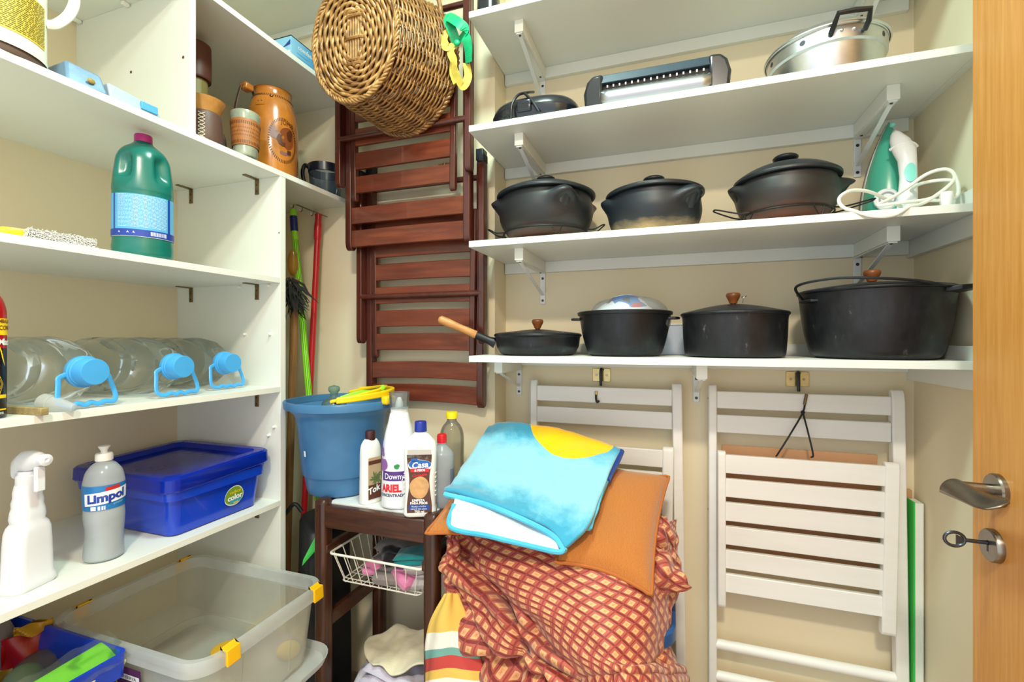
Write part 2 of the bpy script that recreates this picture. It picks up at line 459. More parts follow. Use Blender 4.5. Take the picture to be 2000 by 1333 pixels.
for k, h in RS.items():
    t = thing('wall_shelf', LBL[k], 'shelf', (XRET, YB, Z(h)))
    shelfR[k] = t
    box('board', (XRET+.001, YFR, Z(h)-TB), (XR-.0165, YB-.0005, Z(h)), m_white, t, bevel=.0008)
    zb = Z(h)-TB
    if k == 'C':
        box('back_strip', (XRET+.01, YB-.014, Z(h)), (XR-.016, YB, Z(h)+.032), m_white, t, bevel=.001)
        box('back_strip', (XRET+.01, YB-.014, zb-.022), (XR-.016, YB, zb), m_white, t, bevel=.001)
        box('side_strip', (XR-.016, YFR-.004, zb-.042), (XR, YB, Z(h)+.030), m_white, t, bevel=.001)
        for x in (-.47, .07): bracket(t, x, zb, 1.19 if x > 0 else 1.25, cover=True, flange=.09)
    else:
        box('back_strip', (XRET+.002, YB-.015, zb-.034), (XR-.016, YB, zb), m_white, t, bevel=.001)
        if k == 'B': box('side_strip', (XR-.016, YFR-.004, zb-.042), (XR, YB, Z(h)+.035), m_white, t, bevel=.001)
        else: box('side_strip', (XR-.0165, YFR, zb), (XR, YB, Z(h)), m_white, t)
        bracket(t, -.39, zb, 1.195); bracket(t, .463, zb, 1.235)

# ------------------------------------------------------------------ door (open, at the right edge)
m_door = WOOD('honey_veneer', (196, 132, 58), (219, 158, 84), 'z', 5.0, 0.42, 22, 0.04)
m_nickel = M('brushed_nickel', (150, 142, 132), 0.28, 1.0, var=0.08, vscale=40)
m_dark_metal = M('dark_key_metal', (88, 92, 100), 0.35, 0.9)
XD, YD = 0.50, 1.03
door = structure(box('door_1', (XD, .25, .01), (XD+.035, YD, 2.1), m_door, bevel=.001))
Rm = Matrix.Rotation(-PI/2, 3, 'Y')       # z axis -> -x (out of the door face)
def door_disc(y, z, r=.0265, h=.009):
    return MB().lathe([(r, 0), (r, h*.7), (r-.002, h), (0, h)], 40, mtx=Rm, c=(XD, y, z))
hp = P(1950, 958, x=XD); kp = P(1944, 1067, x=XD)
ro = door_disc(hp.y-.002, hp.z).build('handle_rosette', m_nickel, door)
hd = MB()
hd.tube([(XD-.008, hp.y, hp.z), (XD-.05, hp.y, hp.z+.001)], .009, 16)
# broad leaf-shaped lever: flat blade folded over the spindle and swinging back toward the hinge side
def lever(a, b):
    # cross-section turns from an arch at the elbow to a flat, tilted, round-ended blade
    k = min(1.0, b*1.15); end = math.sqrt(max(0.0, 1-max(0.0, (b-.72)/.28)**2))
    w = (a-.5)*2*.021*(.25+.75*end if b < .999 else .05)
    th = (a-.5)*PI*1.05
    xa, za = .0175*math.sin(th), .020*math.cos(th)-.012
    xf, zf = w*.92, .002+w*.45
    return (XD-.052+xa*(1-k)+xf*k+.006*b, hp.y+.010-.105*b, hp.z+za*(1-k)+zf*k-.004*b)
hd.grid(lever, 14, 24)
hd.build('door_handle', m_nickel, door, solid=.003, sharp=50)
kr = door_disc(kp.y, kp.z, .0265, .010).build('key_rosette', m_nickel, door)
kh = MB(); kh.lathe([(.0042, 0), (.0042, .0008)], 14, mtx=Rm, c=(XD-.0095, kp.y, kp.z+.004)); kh.box((XD-.0103, kp.y-.002, kp.z-.010), (XD-.0095, kp.y+.002, kp.z+.004))
kh.build('keyhole', m_black_pl, kr)
key = thing('key', 'dark metal key with an oval ring bow in the door lock', 'key', (XD-.012, kp.y, kp.z+.003))
kz = kp.z+.004
MB().tube([(XD-.0105, kp.y, kz), (XD-.040, kp.y, kz)], .0032, 12).build('shank', m_dark_metal, key)
ring = []
for i in range(28):
    a = 2*PI*i/28; ring.append((XD-.053+.0135*math.cos(a), kp.y, kz+.0115*math.sin(a)))
g = MB().tube(ring, .0026, 10, closed=True)
g.prism([(0, -.008), (.009, -.004), (.009, .004), (0, .008)], .002, Matrix(((1, 0, 0, XD-.051), (0, 0, 1, kp.y-.001), (0, 1, 0, kz), (0, 0, 0, 1))))
g.build('bow', m_dark_metal, key)
# ------------------------------------------------------------------ folding chairs
m_mahog = WOOD('mahogany', (76, 30, 18), (102, 44, 26), 'x', 4.0, 0.32, 12, 0.04, coat=0.25, c3=(128, 62, 35))
m_mahog_z = WOOD('mahogany_upright', (60, 22, 15), (86, 36, 24), 'z', 4.0, 0.3, 12, 0.04, coat=0.25)
m_foot = M('black_rubber_foot', (28, 32, 38), 0.5)
m_wwood = WOOD('white_painted_wood', (232, 232, 229), (240, 240, 238), 'x', 3.0, 0.42, 8, 0.03)
def slat(name, x0, x1, y, z0, z1, th, mat, par, bow_z=0.0, bow_y=0.0, bevel=.002):
    """slat with a slight bow"""
    n = 10; g = MB(); vs = []; fs = []
    for i in range(n+1):
        t = i/n; x = x0+(x1-x0)*t; k = 1-(2*t-1)**2
        for (yy, zz) in ((y, z0), (y+th, z0), (y+th, z1), (y, z1)):
            vs.append((x, yy+bow_y*k, zz+bow_z*k))
    for i in range(n):
        for k in range(4):
            l = (k+1) % 4; fs.append((i*4+k, (i+1)*4+k, (i+1)*4+l, i*4+l))
    fs.append((0, 1, 2, 3)); fs.append((n*4+3, n*4+2, n*4+1, n*4))
    return g.add(vs, fs).build(name, mat, par, bevel=bevel, sharp=40)
def stile(name, xc, w, y0, y1, z0, z1, mat, par, dxb=0.0, round_b=False, bevel=.003):
    """upright with rounded ends; dxb shifts its lower end sideways"""
    g = MB(); n = 6; d = (y1-y0); pts = []
    def ring(z, y0_, y1_, xs): return [(xc+xs-w/2, y0_, z), (xc+xs+w/2, y0_, z), (xc+xs+w/2, y1_, z), (xc+xs-w/2, y1_, z)]
    rows = []
    for t, ins in ((0, .30), (.012, .08), (.03, 0), (.97, 0), (.988, .08), (1, .30)):
        z = z0+(z1-z0)*t; rows.append(ring(z, y0+d*ins, y1-d*ins, dxb*(1-t)))
    vs = [p for r in rows for p in r]; fs = [(0, 3, 2, 1), tuple(4*(len(rows)-1)+k for k in range(4))]
    for i in range(len(rows)-1):
        for k in range(4): fs.append((i*4+k, i*4+(k+1) % 4, (i+1)*4+(k+1) % 4, (i+1)*4+k))
    return g.add(vs, fs).build(name, mat, par, bevel=bevel, sharp=40)
def brown_chair(dx, dy, dz, label):
    z = lambda h: Z(h)+dz
    t = thing('folding_chair', label, 'chair', (-.73+dx, 1.33+dy, z(-.204)), group='dark wooden folding chairs hung on the wall')
    Y = 1.30+dy
    XLo, XRo = -.945+dx, (-.546 if dx == 0 else -.528)+dx
    # back frame: long uprights with black feet on top and two bowed backrest slats below
    for x, dd in ((XLo+.004, -.004), (XRo, .0)):
        stile('back_leg', x, .022, Y-.008, Y+.024, z(-.204), z(.56), m_mahog_z, t)
        fx = MB(); fx.box((x-.0125, Y-.01, z(.545)), (x+.0125, Y+.026, z(.582))); fx.build('rubber_foot', m_foot, t, bevel=.004)
    slat('back_slat', XLo+.014, XRo-.01, Y-.004, z(-.196), z(-.142), .014, m_mahog, t, .004, .010)
    slat('back_slat', XLo+.014, XRo-.01, Y-.004, z(-.122), z(-.069), .014, m_mahog, t, .004, .010)
    # seat frame with five slats
    for x, s in ((-.917+dx, .006), (-.562+dx, -.006)):
        stile('seat_rail', x, .018, Y-.020, Y-.001, z(-.055), z(.40), m_mahog_z, t, dxb=s)
    for za in (-.030, .045, .120, .195, .270, .345):
        slat('seat_slat', -.910+dx, -.568+dx, Y-.018, z(za), z(za+.053), .012, m_mahog, t, .002, .004)
    # front legs, outermost, with a round rod across
    for x in (XLo-.016, XRo+.015):
        stile('front_leg', x, .020, Y-.034, Y-.004, z(-.008), z(.54), m_mahog_z, t)
        MB().box((x-.011, Y-.035, z(.53)), (x+.011, Y-.003, z(.556))).build('rubber_foot', m_foot, t, bevel=.004)
    MB().tube([(XLo-.016, Y-.026, z(.143)), (XRo+.015, Y-.026, z(.143))], .009, 14).build('rod', m_mahog_z, t)
    MB().tube([(XLo-.01, Y+.008, z(.50)), (XRo+.01, Y+.008, z(.50))], .009, 14).build('rod', m_mahog_z, t)
    return t
ch_low = brown_chair(0, 0, 0, 'lower dark wooden folding chair hung behind the bucket')
ch_up = brown_chair(-.035, -.06, .495, 'upper dark wooden folding chair hung behind the wicker basket')
# wall hook plate seen between the slats
def hook_plate(u, v, y, w, h, label, drop, cord=None):
    p = P(u, v, y=y)
    t = thing('wall_hook', label, 'hook', (p.x, y, p.z))
    for s in (-1, 1):
        box('plate', (p.x+s*w/2-(w*.46 if s > 0 else 0), y-.003, p.z-h/2), (p.x+s*w/2+(w*.46 if s < 0 else 0), y, p.z+h/2), m_brass_bright, t, bevel=.0008)
        g = MB().lathe([(.0035, 0), (.003, .001)], 12, mtx=Matrix.Rotation(PI/2, 3, 'X'), c=(p.x+s*w*.28, y-.003, p.z)); g.build('screw', m_nickel, t)
    MB().tube([(p.x, y-.007, p.z-h*.45), (p.x, y-.007, p.z+h*.42)], .006, 14).build('barrel', m_brass, t)
    return t, p
hook_plate(870, 330, YC, .05, .035, 'brass hook plate behind the upper dark chair slats', 0)

def white_chair(dx, label):
    t = thing('folding_chair', label, 'chair', (.324+dx, 1.42, Z(-1.05)), group='white painted folding chairs hung under the shelf')
    Y = 1.405
    x0, x1 = .110+dx, .533+dx
    stile('back_leg', x0, .021, Y-.012, Y+.016, Z(-1.07), Z(-.122), m_wwood, t)
    stile('back_leg', x1, .027, Y-.012, Y+.016, Z(-1.07), Z(-.122), m_wwood, t, dxb=.012)
    for a, b in ((-.186, -.139), (-.253, -.204)):
        slat('back_slat', x0+.010, x1-.013, Y-.006, Z(a), Z(b), .014, m_wwood, t)
    # seat frame, hanging in front
    Ys = Y-.040
    stile('seat_rail', .130+dx, .020, Ys-.004, Ys+.022, Z(-.72), Z(-.297), m_wwood, t)
    stile('seat_rail', .510+dx, .030, Ys-.004, Ys+.022, Z(-.72), Z(-.297), m_wwood, t, dxb=-.008)
    for k in range(6):
        a = -.306-.064*k
        slat('seat_slat', .138+dx, .497+dx-.001*k, Ys, Z(a-.0495), Z(a), .013, m_wwood, t)
    for h in (-.842, -.93):
        MB().tube([(x0+.008, Y, Z(h)), (x1-.004, Y, Z(h))], .0135, 16).build('rod', m_wwood, t)
    for x in (x0-.0008-.0105, ):
        for h in (-.16, -.47):
            MB().lathe([(.003, 0), (.002, .001)], 10, mtx=Matrix.Rotation(-PI/2, 3, 'Y'), c=(x, Y, Z(h))).build('bolt', m_screw, t)
    MB().lathe([(.005, 0), (.004, .002), (.0015, .002)], 14, mtx=Matrix.Rotation(-PI/2, 3, 'Y'), c=(.4945+dx, Ys+.008, Z(-.535))).build('bolt', m_nickel, t)
    return t
wc1 = white_chair(-.5165, 'white folding chair half hidden behind the pile of textiles')
wc2 = white_chair(0, 'white folding chair hanging fully in view beside the right wall')
m_cord = M('black_cord', (22, 22, 22), 0.7)
def steel_hook(t, p, y, zlow, curl):
    g = MB(); y -= .012
    g.tube(spline([(p.x+.004, y+.008, p.z+.016), (p.x, y, p.z+.018), (p.x-.001, y-.004, p.z), (p.x, y-.004, zlow)], 6), .0042, 10)
    g.build('hook', m_black_pl, t)
t1, p1 = hook_plate(1175, 733, YB-.001, .055, .040, 'brass hook plate holding the half hidden white chair', 0)
steel_hook(t1, p1, YB, p1.z-.032, 0)
t2, p2 = hook_plate(1557, 741, YB-.001, .055, .040, 'brass hook plate with black cord above the right white chair', 0)
steel_hook(t2, p2, YB, p2.z-.032, 0)
# little black hook screwed into chair slat; knotted cord holding the right chair's seat
q = P(1167, 775, y=1.397)
hk = thing('hook', 'small black hook in the top slat of the half hidden white chair', 'hook', q)
MB().tube(spline([(q.x-.004, q.y, q.z+.012), (q.x-.004, q.y-.004, q.z-.005), (q.x, q.y-.008, q.z-.016), (q.x+.006, q.y-.006, q.z-.012)], 6), .0032, 8).build('shank', m_black_pl, hk)
MB().tube([(q.x-.004, q.y, q.z+.005), (q.x-.004, q.y, q.z+.016)], .0045, 10).build('collar', m_brass_bright, hk)
q0 = P(1568, 806, y=1.392); qa = P(1520, 886, y=1.360); qb = P(1588, 888, y=1.360); q9 = P(1573, 782, y=1.394)
cd = thing('hanging_cord', 'black cord looped from the hook down to the right white seat', 'cord', q0)
MB().tube(spline([q9, q0, (qa+q0)/2+Vector((0, -.004, 0)), qa, qa+Vector((-.001, .02, -.012))], 6), .0022, 8).build('strand', m_cord, cd)
MB().tube(spline([q0, (qb+q0)/2+Vector((0, -.004, 0)), qb, qb+Vector((.001, .02, -.012))], 6), .0022, 8).build('strand', m_cord, cd)
MB().sphere(q0, .005, 10, 8).build('knot', m_cord, cd)
MB().tube([q9+Vector((-.002, 0, -.012)), q9+Vector((.002, -.003, .016))], .0036, 10).build('sleeve', m_brass, cd)
# cardboard sheet behind the right chair, board leaning in the corner
m_card = M('brown_cardboard', (196, 150, 112), 0.85, var=0.08)
g = MB(); g.box((.135, 1.4245, Z(-.60)), (.50, 1.4295, Z(-.292)))
tag(g.build('cardboard_sheet', m_card, bevel=.001), 'brown cardboard sheet tucked behind the right white chair', 'cardboard')
m_green = M('green_edge', (66, 190, 84), 0.5); m_lam = M('white_laminate', (226, 232, 226), 0.4)
bd = thing('leaning_board', 'narrow white board with bright green edge leaning in the right corner', 'board', (.568, 1.42, 0))
g = MB(); g.box((.5625, 1.385, .0), (.5795, 1.425, Z(-.395))); g.build('panel', m_lam, bd, bevel=.001)
box('green_edge', (.5592, 1.3846, .0), (.5622, 1.4255, Z(-.393)), m_green, bd)
g = MB(); g.box((.5595, 1.428, .0), (.5735, 1.44, Z(-.375)))
tag(g.build('wooden_batten', WOOD('raw_batten', (176, 132, 84), (206, 164, 116), 'z'), bevel=.001), 'thin raw wood batten behind the green edged board', 'batten')

# ------------------------------------------------------------------ small dark wood trolley table
m_dark = WOOD('dark_stained_wood', (44, 22, 13), (82, 44, 26), 'x', 8.0, 0.35, 14, 0.06, coat=0.15)
m_dark_z = WOOD('dark_stained_upright', (44, 22, 13), (78, 42, 25), 'z', 8.0, 0.35, 14, 0.06, coat=0.15)
HT = -.435
TX0, TX1, TY0, TY1 = -.905, -.537, 1.0, 1.292
tb = thing('trolley_table', 'small dark wooden trolley table with white top beside the textile pile', 'table', ((TX0+TX1)/2, 1.14, 0))
lw = .038
for x in (TX0, TX1-lw):
    for y in (TY0, TY1-lw):
        o = box('leg', (x, y, 0), (x+lw, y+lw, Z(HT)+.012), m_dark_z, tb, bevel=.012, bseg=4)
for y in (TY0+.004, TY1-lw+.004):
    box('apron', (TX0+lw-.004, y, Z(HT)-.062), (TX1-lw+.004, y+.026, Z(HT)-.004), m_dark, tb, bevel=.004)
for x in (TX0+.004, TX1-lw+.008):
    box('side_apron', (x, TY0+lw-.004, Z(HT)-.062), (x+.026, TY1-lw+.004, Z(HT)-.001), m_dark, tb, bevel=.004)
    box('runner', (x+.02 if x < -.8 else x-.014, TY0+.008, Z(-.567)), (x+.036 if x < -.8 else x, TY1-.008, Z(-.545)), m_dark, tb, bevel=.002)
    for h in (-.76, -1.03):
        box('stretcher', (x+.004, TY0+lw-.004, Z(h)-.02), (x+.022, TY1-lw+.004, Z(h)+.018), m_dark, tb, bevel=.003)
box('table_top', (TX0+.030, TY0+.028, Z(HT)-.012), (TX1-.030, TY1-.028, Z(HT)), M('white_table_top', (224, 228, 228), 0.3), tb, bevel=.001)
for i in range(9):
    yy = TY0+.03+i*.0285
    box('rack_slat', (TX0+.02, yy, Z(-1.012)), (TX1-.02, yy+.018, Z(-1.004)), m_dark, tb, bevel=.001)
m_wire = M('white_coated_wire', (222, 220, 210), 0.35)
wb_ = thing('wire_basket', 'white wire drawer basket under the trolley table top', 'basket', (-.72, 1.14, Z(-.645)))
bx0, bx1, by0, by1 = -.862, -.580, 1.012, 1.262; zr, zbm = Z(-.566), Z(-.645); ix = .022
def rim_pts(x0, x1, y0, y1, z, r=.012):
    pts = []
    for (cx, cy, a) in ((x1-r, y0+r, -PI/2), (x1-r, y1-r, 0), (x0+r, y1-r, PI/2), (x0+r, y0+r, PI)):
        for k in range(5): pts.append((cx+r*math.cos(a+k*PI/8), cy+r*math.sin(a+k*PI/8), z))
    return pts
MB().tube(rim_pts(bx0, bx1, by0, by1, zr), .0032, 8, closed=True).build('rim_wire', m_wire, wb_)
MB().tube(rim_pts(bx0+ix, bx1-ix, by0+ix, by1-ix, zbm), .0018, 6, closed=True).build('base_wire', m_wire, wb_)
for i in range(9):
    t = (i+.5)/9; x = bx0+(bx1-bx0)*t; xb = bx0+ix+(bx1-bx0-2*ix)*t
    MB().tube([(x, by0, zr), (xb, by0+ix, zbm-.002), (xb, by1-ix, zbm-.002), (x, by1, zr)], .0014, 6).build('wire', m_wire, wb_)
for i in range(7):
    t = (i+.5)/7; y = by0+(by1-by0)*t; yb = by0+ix+(by1-by0-2*ix)*t
    MB().tube([(bx0, y, zr), (bx0+ix, yb, zbm), (bx1-ix, yb, zbm), (bx1, y, zr)], .0014, 6).build('wire', m_wire, wb_)

# ------------------------------------------------------------------ broom corner
rail = P(560, 392, y=1.28)
hr = thing('hook_rail', 'thin wire hook rail under the shelf above the brooms', 'hook rail', (-1.15, 1.30, Z(.466)))
MB().tube([P(556, 391, y=1.25), P(640, 424, y=1.325)], .0022, 8).build('rail', m_nickel, hr)
for u, v in ((574, 399), (591, 406), (612, 414)):
    p = P(u, v, y=1.25+.075*(u-556)/84)
    MB().tube(spline([p, p+Vector((.001, -.004, -.012)), p+Vector((.002, -.012, -.016)), p+Vector((.002, -.016, -.008))], 5), .0016, 6).build('hook', m_nickel, hr)
m_lime = M('lime_tube', (150, 232, 48), 0.35); m_navy = M('navy_grip', (18, 34, 120), 0.4); m_limeline = M('dark_stripe', (60, 110, 40), 0.5)
def pole(name, label, cat, a, b, r, mat):
    t = thing(name, label, cat, b)
    MB().tube([a, b], r, 16).build('handle', mat, t); return t
a = P(575, 452, y=1.262); b = P(622, 985, y=1.255); b = b+(b-a)*.62; b.z = max(b.z, .02)
t = pole('broom', 'lime green broom handle with navy grip standing left of the red one', 'broom', a, b, .0105, m_lime)
top = P(572, 408, y=1.264)
MB().tube([a+(top-a)*.0, a+(top-a)*.66], .0120, 16).build('grip', m_navy, t)
g = MB().tube([a+(top-a)*.62, a+(top-a)*.9, top], .0, 14, radii=[.0112, .0115, .008]); g.build('hanger_cap', m_lime, t)
d = (b-a).normalized(); s1, s2 = frame_of(d)
for k in range(5):
    an = -2.6+k*.55
    off = (s1*math.cos(an)+s2*math.sin(an))*.0104
    MB().tube([a+off+d*.03, b+off], .0009, 5).build('stripe', m_limeline, t)
br = MB()
for sgn in (0,):
    br.box((b.x-.09, b.y-.02, .005), (b.x+.11, b.y+.02, .06))
br.build('broom_head', m_navy, t, bevel=.008)
m_redp = M('red_tube', (176, 24, 34), 0.3)
a = P(620, 470, y=1.302); b = P(596, 960, y=1.255); b = b+(b-a)*.62; b.z = max(b.z, .02)
t = pole('mop', 'red mop handle hanging from the hook rail behind the bucket', 'mop', a, b, .0098, m_redp)
top = P(622, 419, y=1.304)
MB().tube([a, a+(top-a)*.15, a+(top-a)*.55, a+(top-a)*.75, a+(top-a)*.9, top], .01, 16, radii=[.0108, .0125, .0125, .0105, .0105, .0125]).build('hanger_cap', m_redp, t)
MB().lathe([(.02, .0), (.03, .01), (.026, .05), (.012, .08)], 20, (b.x, b.y, 0)).build('mop_head', m_redp, t)
m_stick = WOOD('broomstick_wood', (120, 82, 40), (160, 116, 66), 'z', 8, 0.5)
t = pole('feather_duster', 'wooden stick duster with dark feathers beside the side panel', 'duster', P(577, 545, y=1.19), Vector((-1.17, 1.16, .02)), .0115, m_stick)
m_feather = M('dark_feather', (48, 46, 44), 0.85, var=0.3, vscale=30)
rnd = random.Random(4); g = MB(); c0 = P(566, 560, y=1.17)
for i in range(130):
    a0 = rnd.uniform(-.5, 2.4); l = rnd.uniform(.05, .105)
    st = c0+Vector((rnd.uniform(-.02, .02), rnd.uniform(-.02, .02), rnd.uniform(-.03, .03)))
    dr = Vector((math.cos(a0)*.55, rnd.uniform(-.5, .3), -.75+rnd.uniform(-.25, .35))).normalized()
    en = st+dr*l; md = (st+en)/2+Vector((rnd.uniform(-.01, .01), 0, rnd.uniform(-.008, .008)))
    w = rnd.uniform(.002, .006); sd = dr.cross(Vector((0, 1, 0)))
    sd = sd.normalized()*w if sd.length > .01 else Vector((w, 0, 0))
    g.add([st-sd*.4, st+sd*.4, md+sd, md-sd, en], [(0, 1, 2, 3), (3, 2, 4)])
o = g.build('feathers', m_feather, t, smooth=False); o['kind'] = 'stuff'
for i in range(3):
    MB().tube(spline([c0+Vector((.02, 0, -.02)), c0+Vector((.05, -.01, -.045-.006*i)), c0+Vector((.095, -.02, -.055-.012*i))], 5), .001, 5).build('long_feather', m_feather, t)
m_film = CLEAR('amber_film', (206, 172, 92), .55, .25, .5, (196, 150, 62))
def crumple(c, sc, seed, amp=.25, freq=3.0):
    rn = Vector((seed*7.1, seed*3.3, seed*1.7))
    def k(dv):
        q = dv*freq+rn
        return 1+amp*(noise.noise(q)+.5*abs(noise.noise(q*2.3))-.15+.3*noise.noise(q*4.7))
    return MB().sphere(c, 1.0, 34, 22, sc, k)
o = crumple(P(572, 515, y=1.20), (.02, .018, .05), 3, .5).build('plastic_bag', m_film, sharp=25)
tag(o, 'crumpled amber plastic film hanging beside the lime broom handle', 'plastic bag')
# black bag with lime trim standing left of the trolley
m_bag = M('black_nylon', (16, 18, 22), 0.55, bp=.1, bscale=300)
bg = thing('black_bag', 'upright black bag with lime green trim left of the trolley', 'bag', (-1.0, 1.16, 0))
bx = [(-1.045, 1.09), (-.955, 1.035), (-.925, 1.06), (-.925, 1.19), (-1.02, 1.205), (-1.045, 1.18)]
g = MB(); n = len(bx); vs = []; zs = (0, .25, .45, Z(-.565), Z(-.545))
for j, zz in enumerate(zs):
    k = (1, 1.0, .97, .93, .80)[j]
    cx = sum(p_[0] for p_ in bx)/n; cy = sum(p_[1] for p_ in bx)/n
    for i, (x, y) in enumerate(bx): vs.append((cx+(x-cx)*k, cy+(y-cy)*k, zz+(.035 if (j >= 3 and i in (0, 4, 5)) else 0)))
fs = [tuple(range(n-1, -1, -1)), tuple(4*n+i for i in range(n))]
for j in range(4):
    for i in range(n): fs.append((j*n+i, j*n+(i+1) % n, (j+1)*n+(i+1) % n, (j+1)*n+i))
g.add(vs, fs).build('bag_body', m_bag, bg, bevel=.008, sharp=50)
pa, pb = P(592, 1095, y=1.015), P(616, 1062, y=1.03); pc = P(590, 1106, y=1.015)
g = MB(); g.add([pa+Vector((.0, 0, 0)), pb+Vector((.012, .02, .06)), pb+Vector((.012, .02, .0)), pc], [(0, 3, 2, 1)]); g.build('green_trim', m_green, bg, solid=.003, smooth=False)
MB().tube(spline([P(557, 1005, y=1.10), P(575, 985, y=1.11), P(590, 1000, y=1.12)], 6), .006, 8).build('bag_strap', m_bag, bg)
# ------------------------------------------------------------------ wicker basket hung with its base to the room
def WICKER(name, c1, c2, c3):
    m, nt, b = nodes_of(name); setp(b, Roughness=0.42); b.inputs['Coat Weight'].default_value = .15
    vec = tex_in(nt); f = noise_n(nt, vec, 38, 4, .6)
    nt.links.new(ramp(nt, f, [(.28, rgb(c1)), (.52, rgb(c2)), (.75, rgb(c3))]), b.inputs['Base Color'])
    return m
m_wick = WICKER('wicker', (84, 50, 20), (136, 92, 42), (178, 134, 74))
m_wick2 = WICKER('wicker_peeled', (104, 66, 28), (160, 116, 60), (204, 166, 108))
bk = thing('wicker_basket', 'oval wicker basket hanging on its side with its base towards the room', 'basket', (-.76, 1.16, Z(.62)))
yb0, yb1 = 1.02, 1.195
def bsec(t):
    k = t**.8
    cx = -.785+(.047)*t; cz = Z(.795+.01*t); rx = .127+.030*k; rz = .163+.027*k
    return cx, yb0+(yb1-yb0)*t, cz, rx, rz
def bpt(t, a, off=0.0):
    cx, y, cz, rx, rz = bsec(t)
    return Vector((cx+(rx+off)*math.cos(a), y, cz+(rz+off)*math.sin(a)))
NST = 26
g = MB(); rows = 33
for r in range(rows):
    t = r/(rows-1); pts = []; N = NST*4
    for k in range(N):
        a = 2*PI*k/N
        off = .0042*math.cos(a*NST/2+(PI if r % 2 else 0))+.0008*math.sin(7*a+r)
        p = bpt(t, a, off); p.y += .0012*math.sin(5*a+r*2.1); pts.append(p)
    g.tube(pts, .0033, 6, closed=True)
o = g.build('side_weave', m_wick, bk, sharp=0); o['kind'] = 'stuff'
g = MB()
for k in range(NST):
    a = 2*PI*(k+.25)/NST
    g.tube([bpt(i/8, a, 0) for i in range(9)], .0028, 6)
o = g.build('stakes', m_wick, bk, sharp=0); o['kind'] = 'stuff'
# braided border round the base and the rim
for t, n_, rr, nm in ((0.0, 3, .0046, 'base_border'), (1.0, 3, .0065, 'rim_border')):
    g = MB()
    for s in range(n_):
        pts = []
        for k in range(120):
            a = 2*PI*k/120; ph = 26*a+s*2*PI/n_
            p = bpt(t, a, .003+rr*.9*math.cos(ph)); p.y += (-.004 if t == 0 else .004)+rr*.9*math.sin(ph); pts.append(p)
        g.tube(pts, rr*.72, 6, closed=True)
    o = g.build(nm, m_wick2 if t == 0 else m_wick, bk, sharp=0); o['kind'] = 'stuff'
# base: oval weavers around a plaited core
g = MB(); cx, y, cz, rx, rz = bsec(0); nb = 12
core_x, core_z = .026, .062
for r in range(nb):
    q = r/(nb-1); a1 = core_x+(rx-.006-core_x)*q; b1 = core_z+(rz-.006-core_z)*q; pts = []
    for k in range(96):
        a = 2*PI*k/96; off = .0042*math.cos(a*12+(PI if r % 2 else 0))
        pts.append((cx+a1*math.cos(a)+.001*math.sin(3*a+r), y-.001+off, cz+b1*math.sin(a)))
    g.tube(pts, .0044, 6, closed=True)
o = g.build('base_weave', m_wick2, bk, sharp=0); o['kind'] = 'stuff'
g = MB()
for k in range(24):
    a = 2*PI*(k+.5)/24
    g.tube([(cx+core_x*.8*math.cos(a), y, cz+core_z*.9*math.sin(a)), (cx+(rx-.004)*math.cos(a), y, cz+(rz-.004)*math.sin(a))], .0028, 6)
o = g.build('base_spokes', m_wick, bk, sharp=0); o['kind'] = 'stuff'
for i in range(6):
    x = cx-.020+.008*i
    MB().tube([(x, y-.001, cz-core_z-.012), (x, y-.0015, cz), (x, y-.001, cz+core_z+.012)], .0038, 6).build('core_rod', m_wick2, bk)
for dz in (-.068, -.058, 0.0, .058, .068):
    MB().tube([(cx-.030, y, cz+dz), (cx-.016, y-.006, cz+dz), (cx+.016, y-.006, cz+dz), (cx+.030, y, cz+dz)], .0042, 6).build('core_binder', m_wick2, bk)
MB().lathe([(1, 0), (1, .003)], 40, (cx, y+.006, cz), fn=lambda r, a, z: ((rx-.01)*r*math.cos(a), z, (rz-.01)*r*math.sin(a))).build('base_shade_disc', M('dark_wicker_shadow', (70, 46, 24), .8), bk)  # dark disc standing in for the shade inside the basket
hk_ = MB().tube(spline([bpt(1, 2.4), bpt(1, 2.2)+Vector((0, .0, .05)), bpt(1, PI/2)+Vector((0, 0, .075)), bpt(1, .94)+Vector((0, 0, .05)), bpt(1, .74)], 8), .007, 8)
hk_.build('basket_handle', m_wick, bk)
# ribbon bow
m_rg = M('green_satin', (22, 172, 112), 0.3, var=.15, vscale=30); m_ry = M('yellow_satin', (226, 204, 92), 0.3, var=.15, vscale=30)
rb = thing('ribbon_bow', 'green and yellow satin ribbon bow tied to the wicker basket rim', 'ribbon', P(895, 92, y=1.17))
def ribbon(name, pts, w, mat, tw=0.0):
    ps = spline(pts, 8); g = MB(); vs = []; uv = []
    for i, p in enumerate(ps):
        t = (ps[min(i+1, len(ps)-1)]-ps[max(i-1, 0)]).normalized()
        s = t.cross(Vector((0, -1, .15))).normalized()
        s = (Matrix.Rotation(tw*i/len(ps), 3, t) @ s)*w
        vs += [p-s, p+s]
    n = len(ps); g.add(vs, [(2*i, 2*i+1, 2*i+3, 2*i+2) for i in range(n-1)]); return g.build(name, mat, rb, solid=.0008, smooth=False)
R_ = lambda u, v, y=1.165: P(u, v, y=y)
ribbon('green_loop', [R_(893, 86), R_(884, 62, 1.15), R_(874, 34, 1.15), R_(890, 40, 1.13), R_(908, 58, 1.14), R_(895, 82)], .013, m_rg)
ribbon('green_tail', [R_(897, 78), R_(908, 72, 1.145), R_(914, 92, 1.15), R_(915, 122, 1.16)], .014, m_rg, .5)
ribbon('yellow_loop', [R_(893, 86), R_(876, 62, 1.16), R_(866, 78, 1.15), R_(874, 92, 1.15), R_(892, 84)], .012, m_ry)
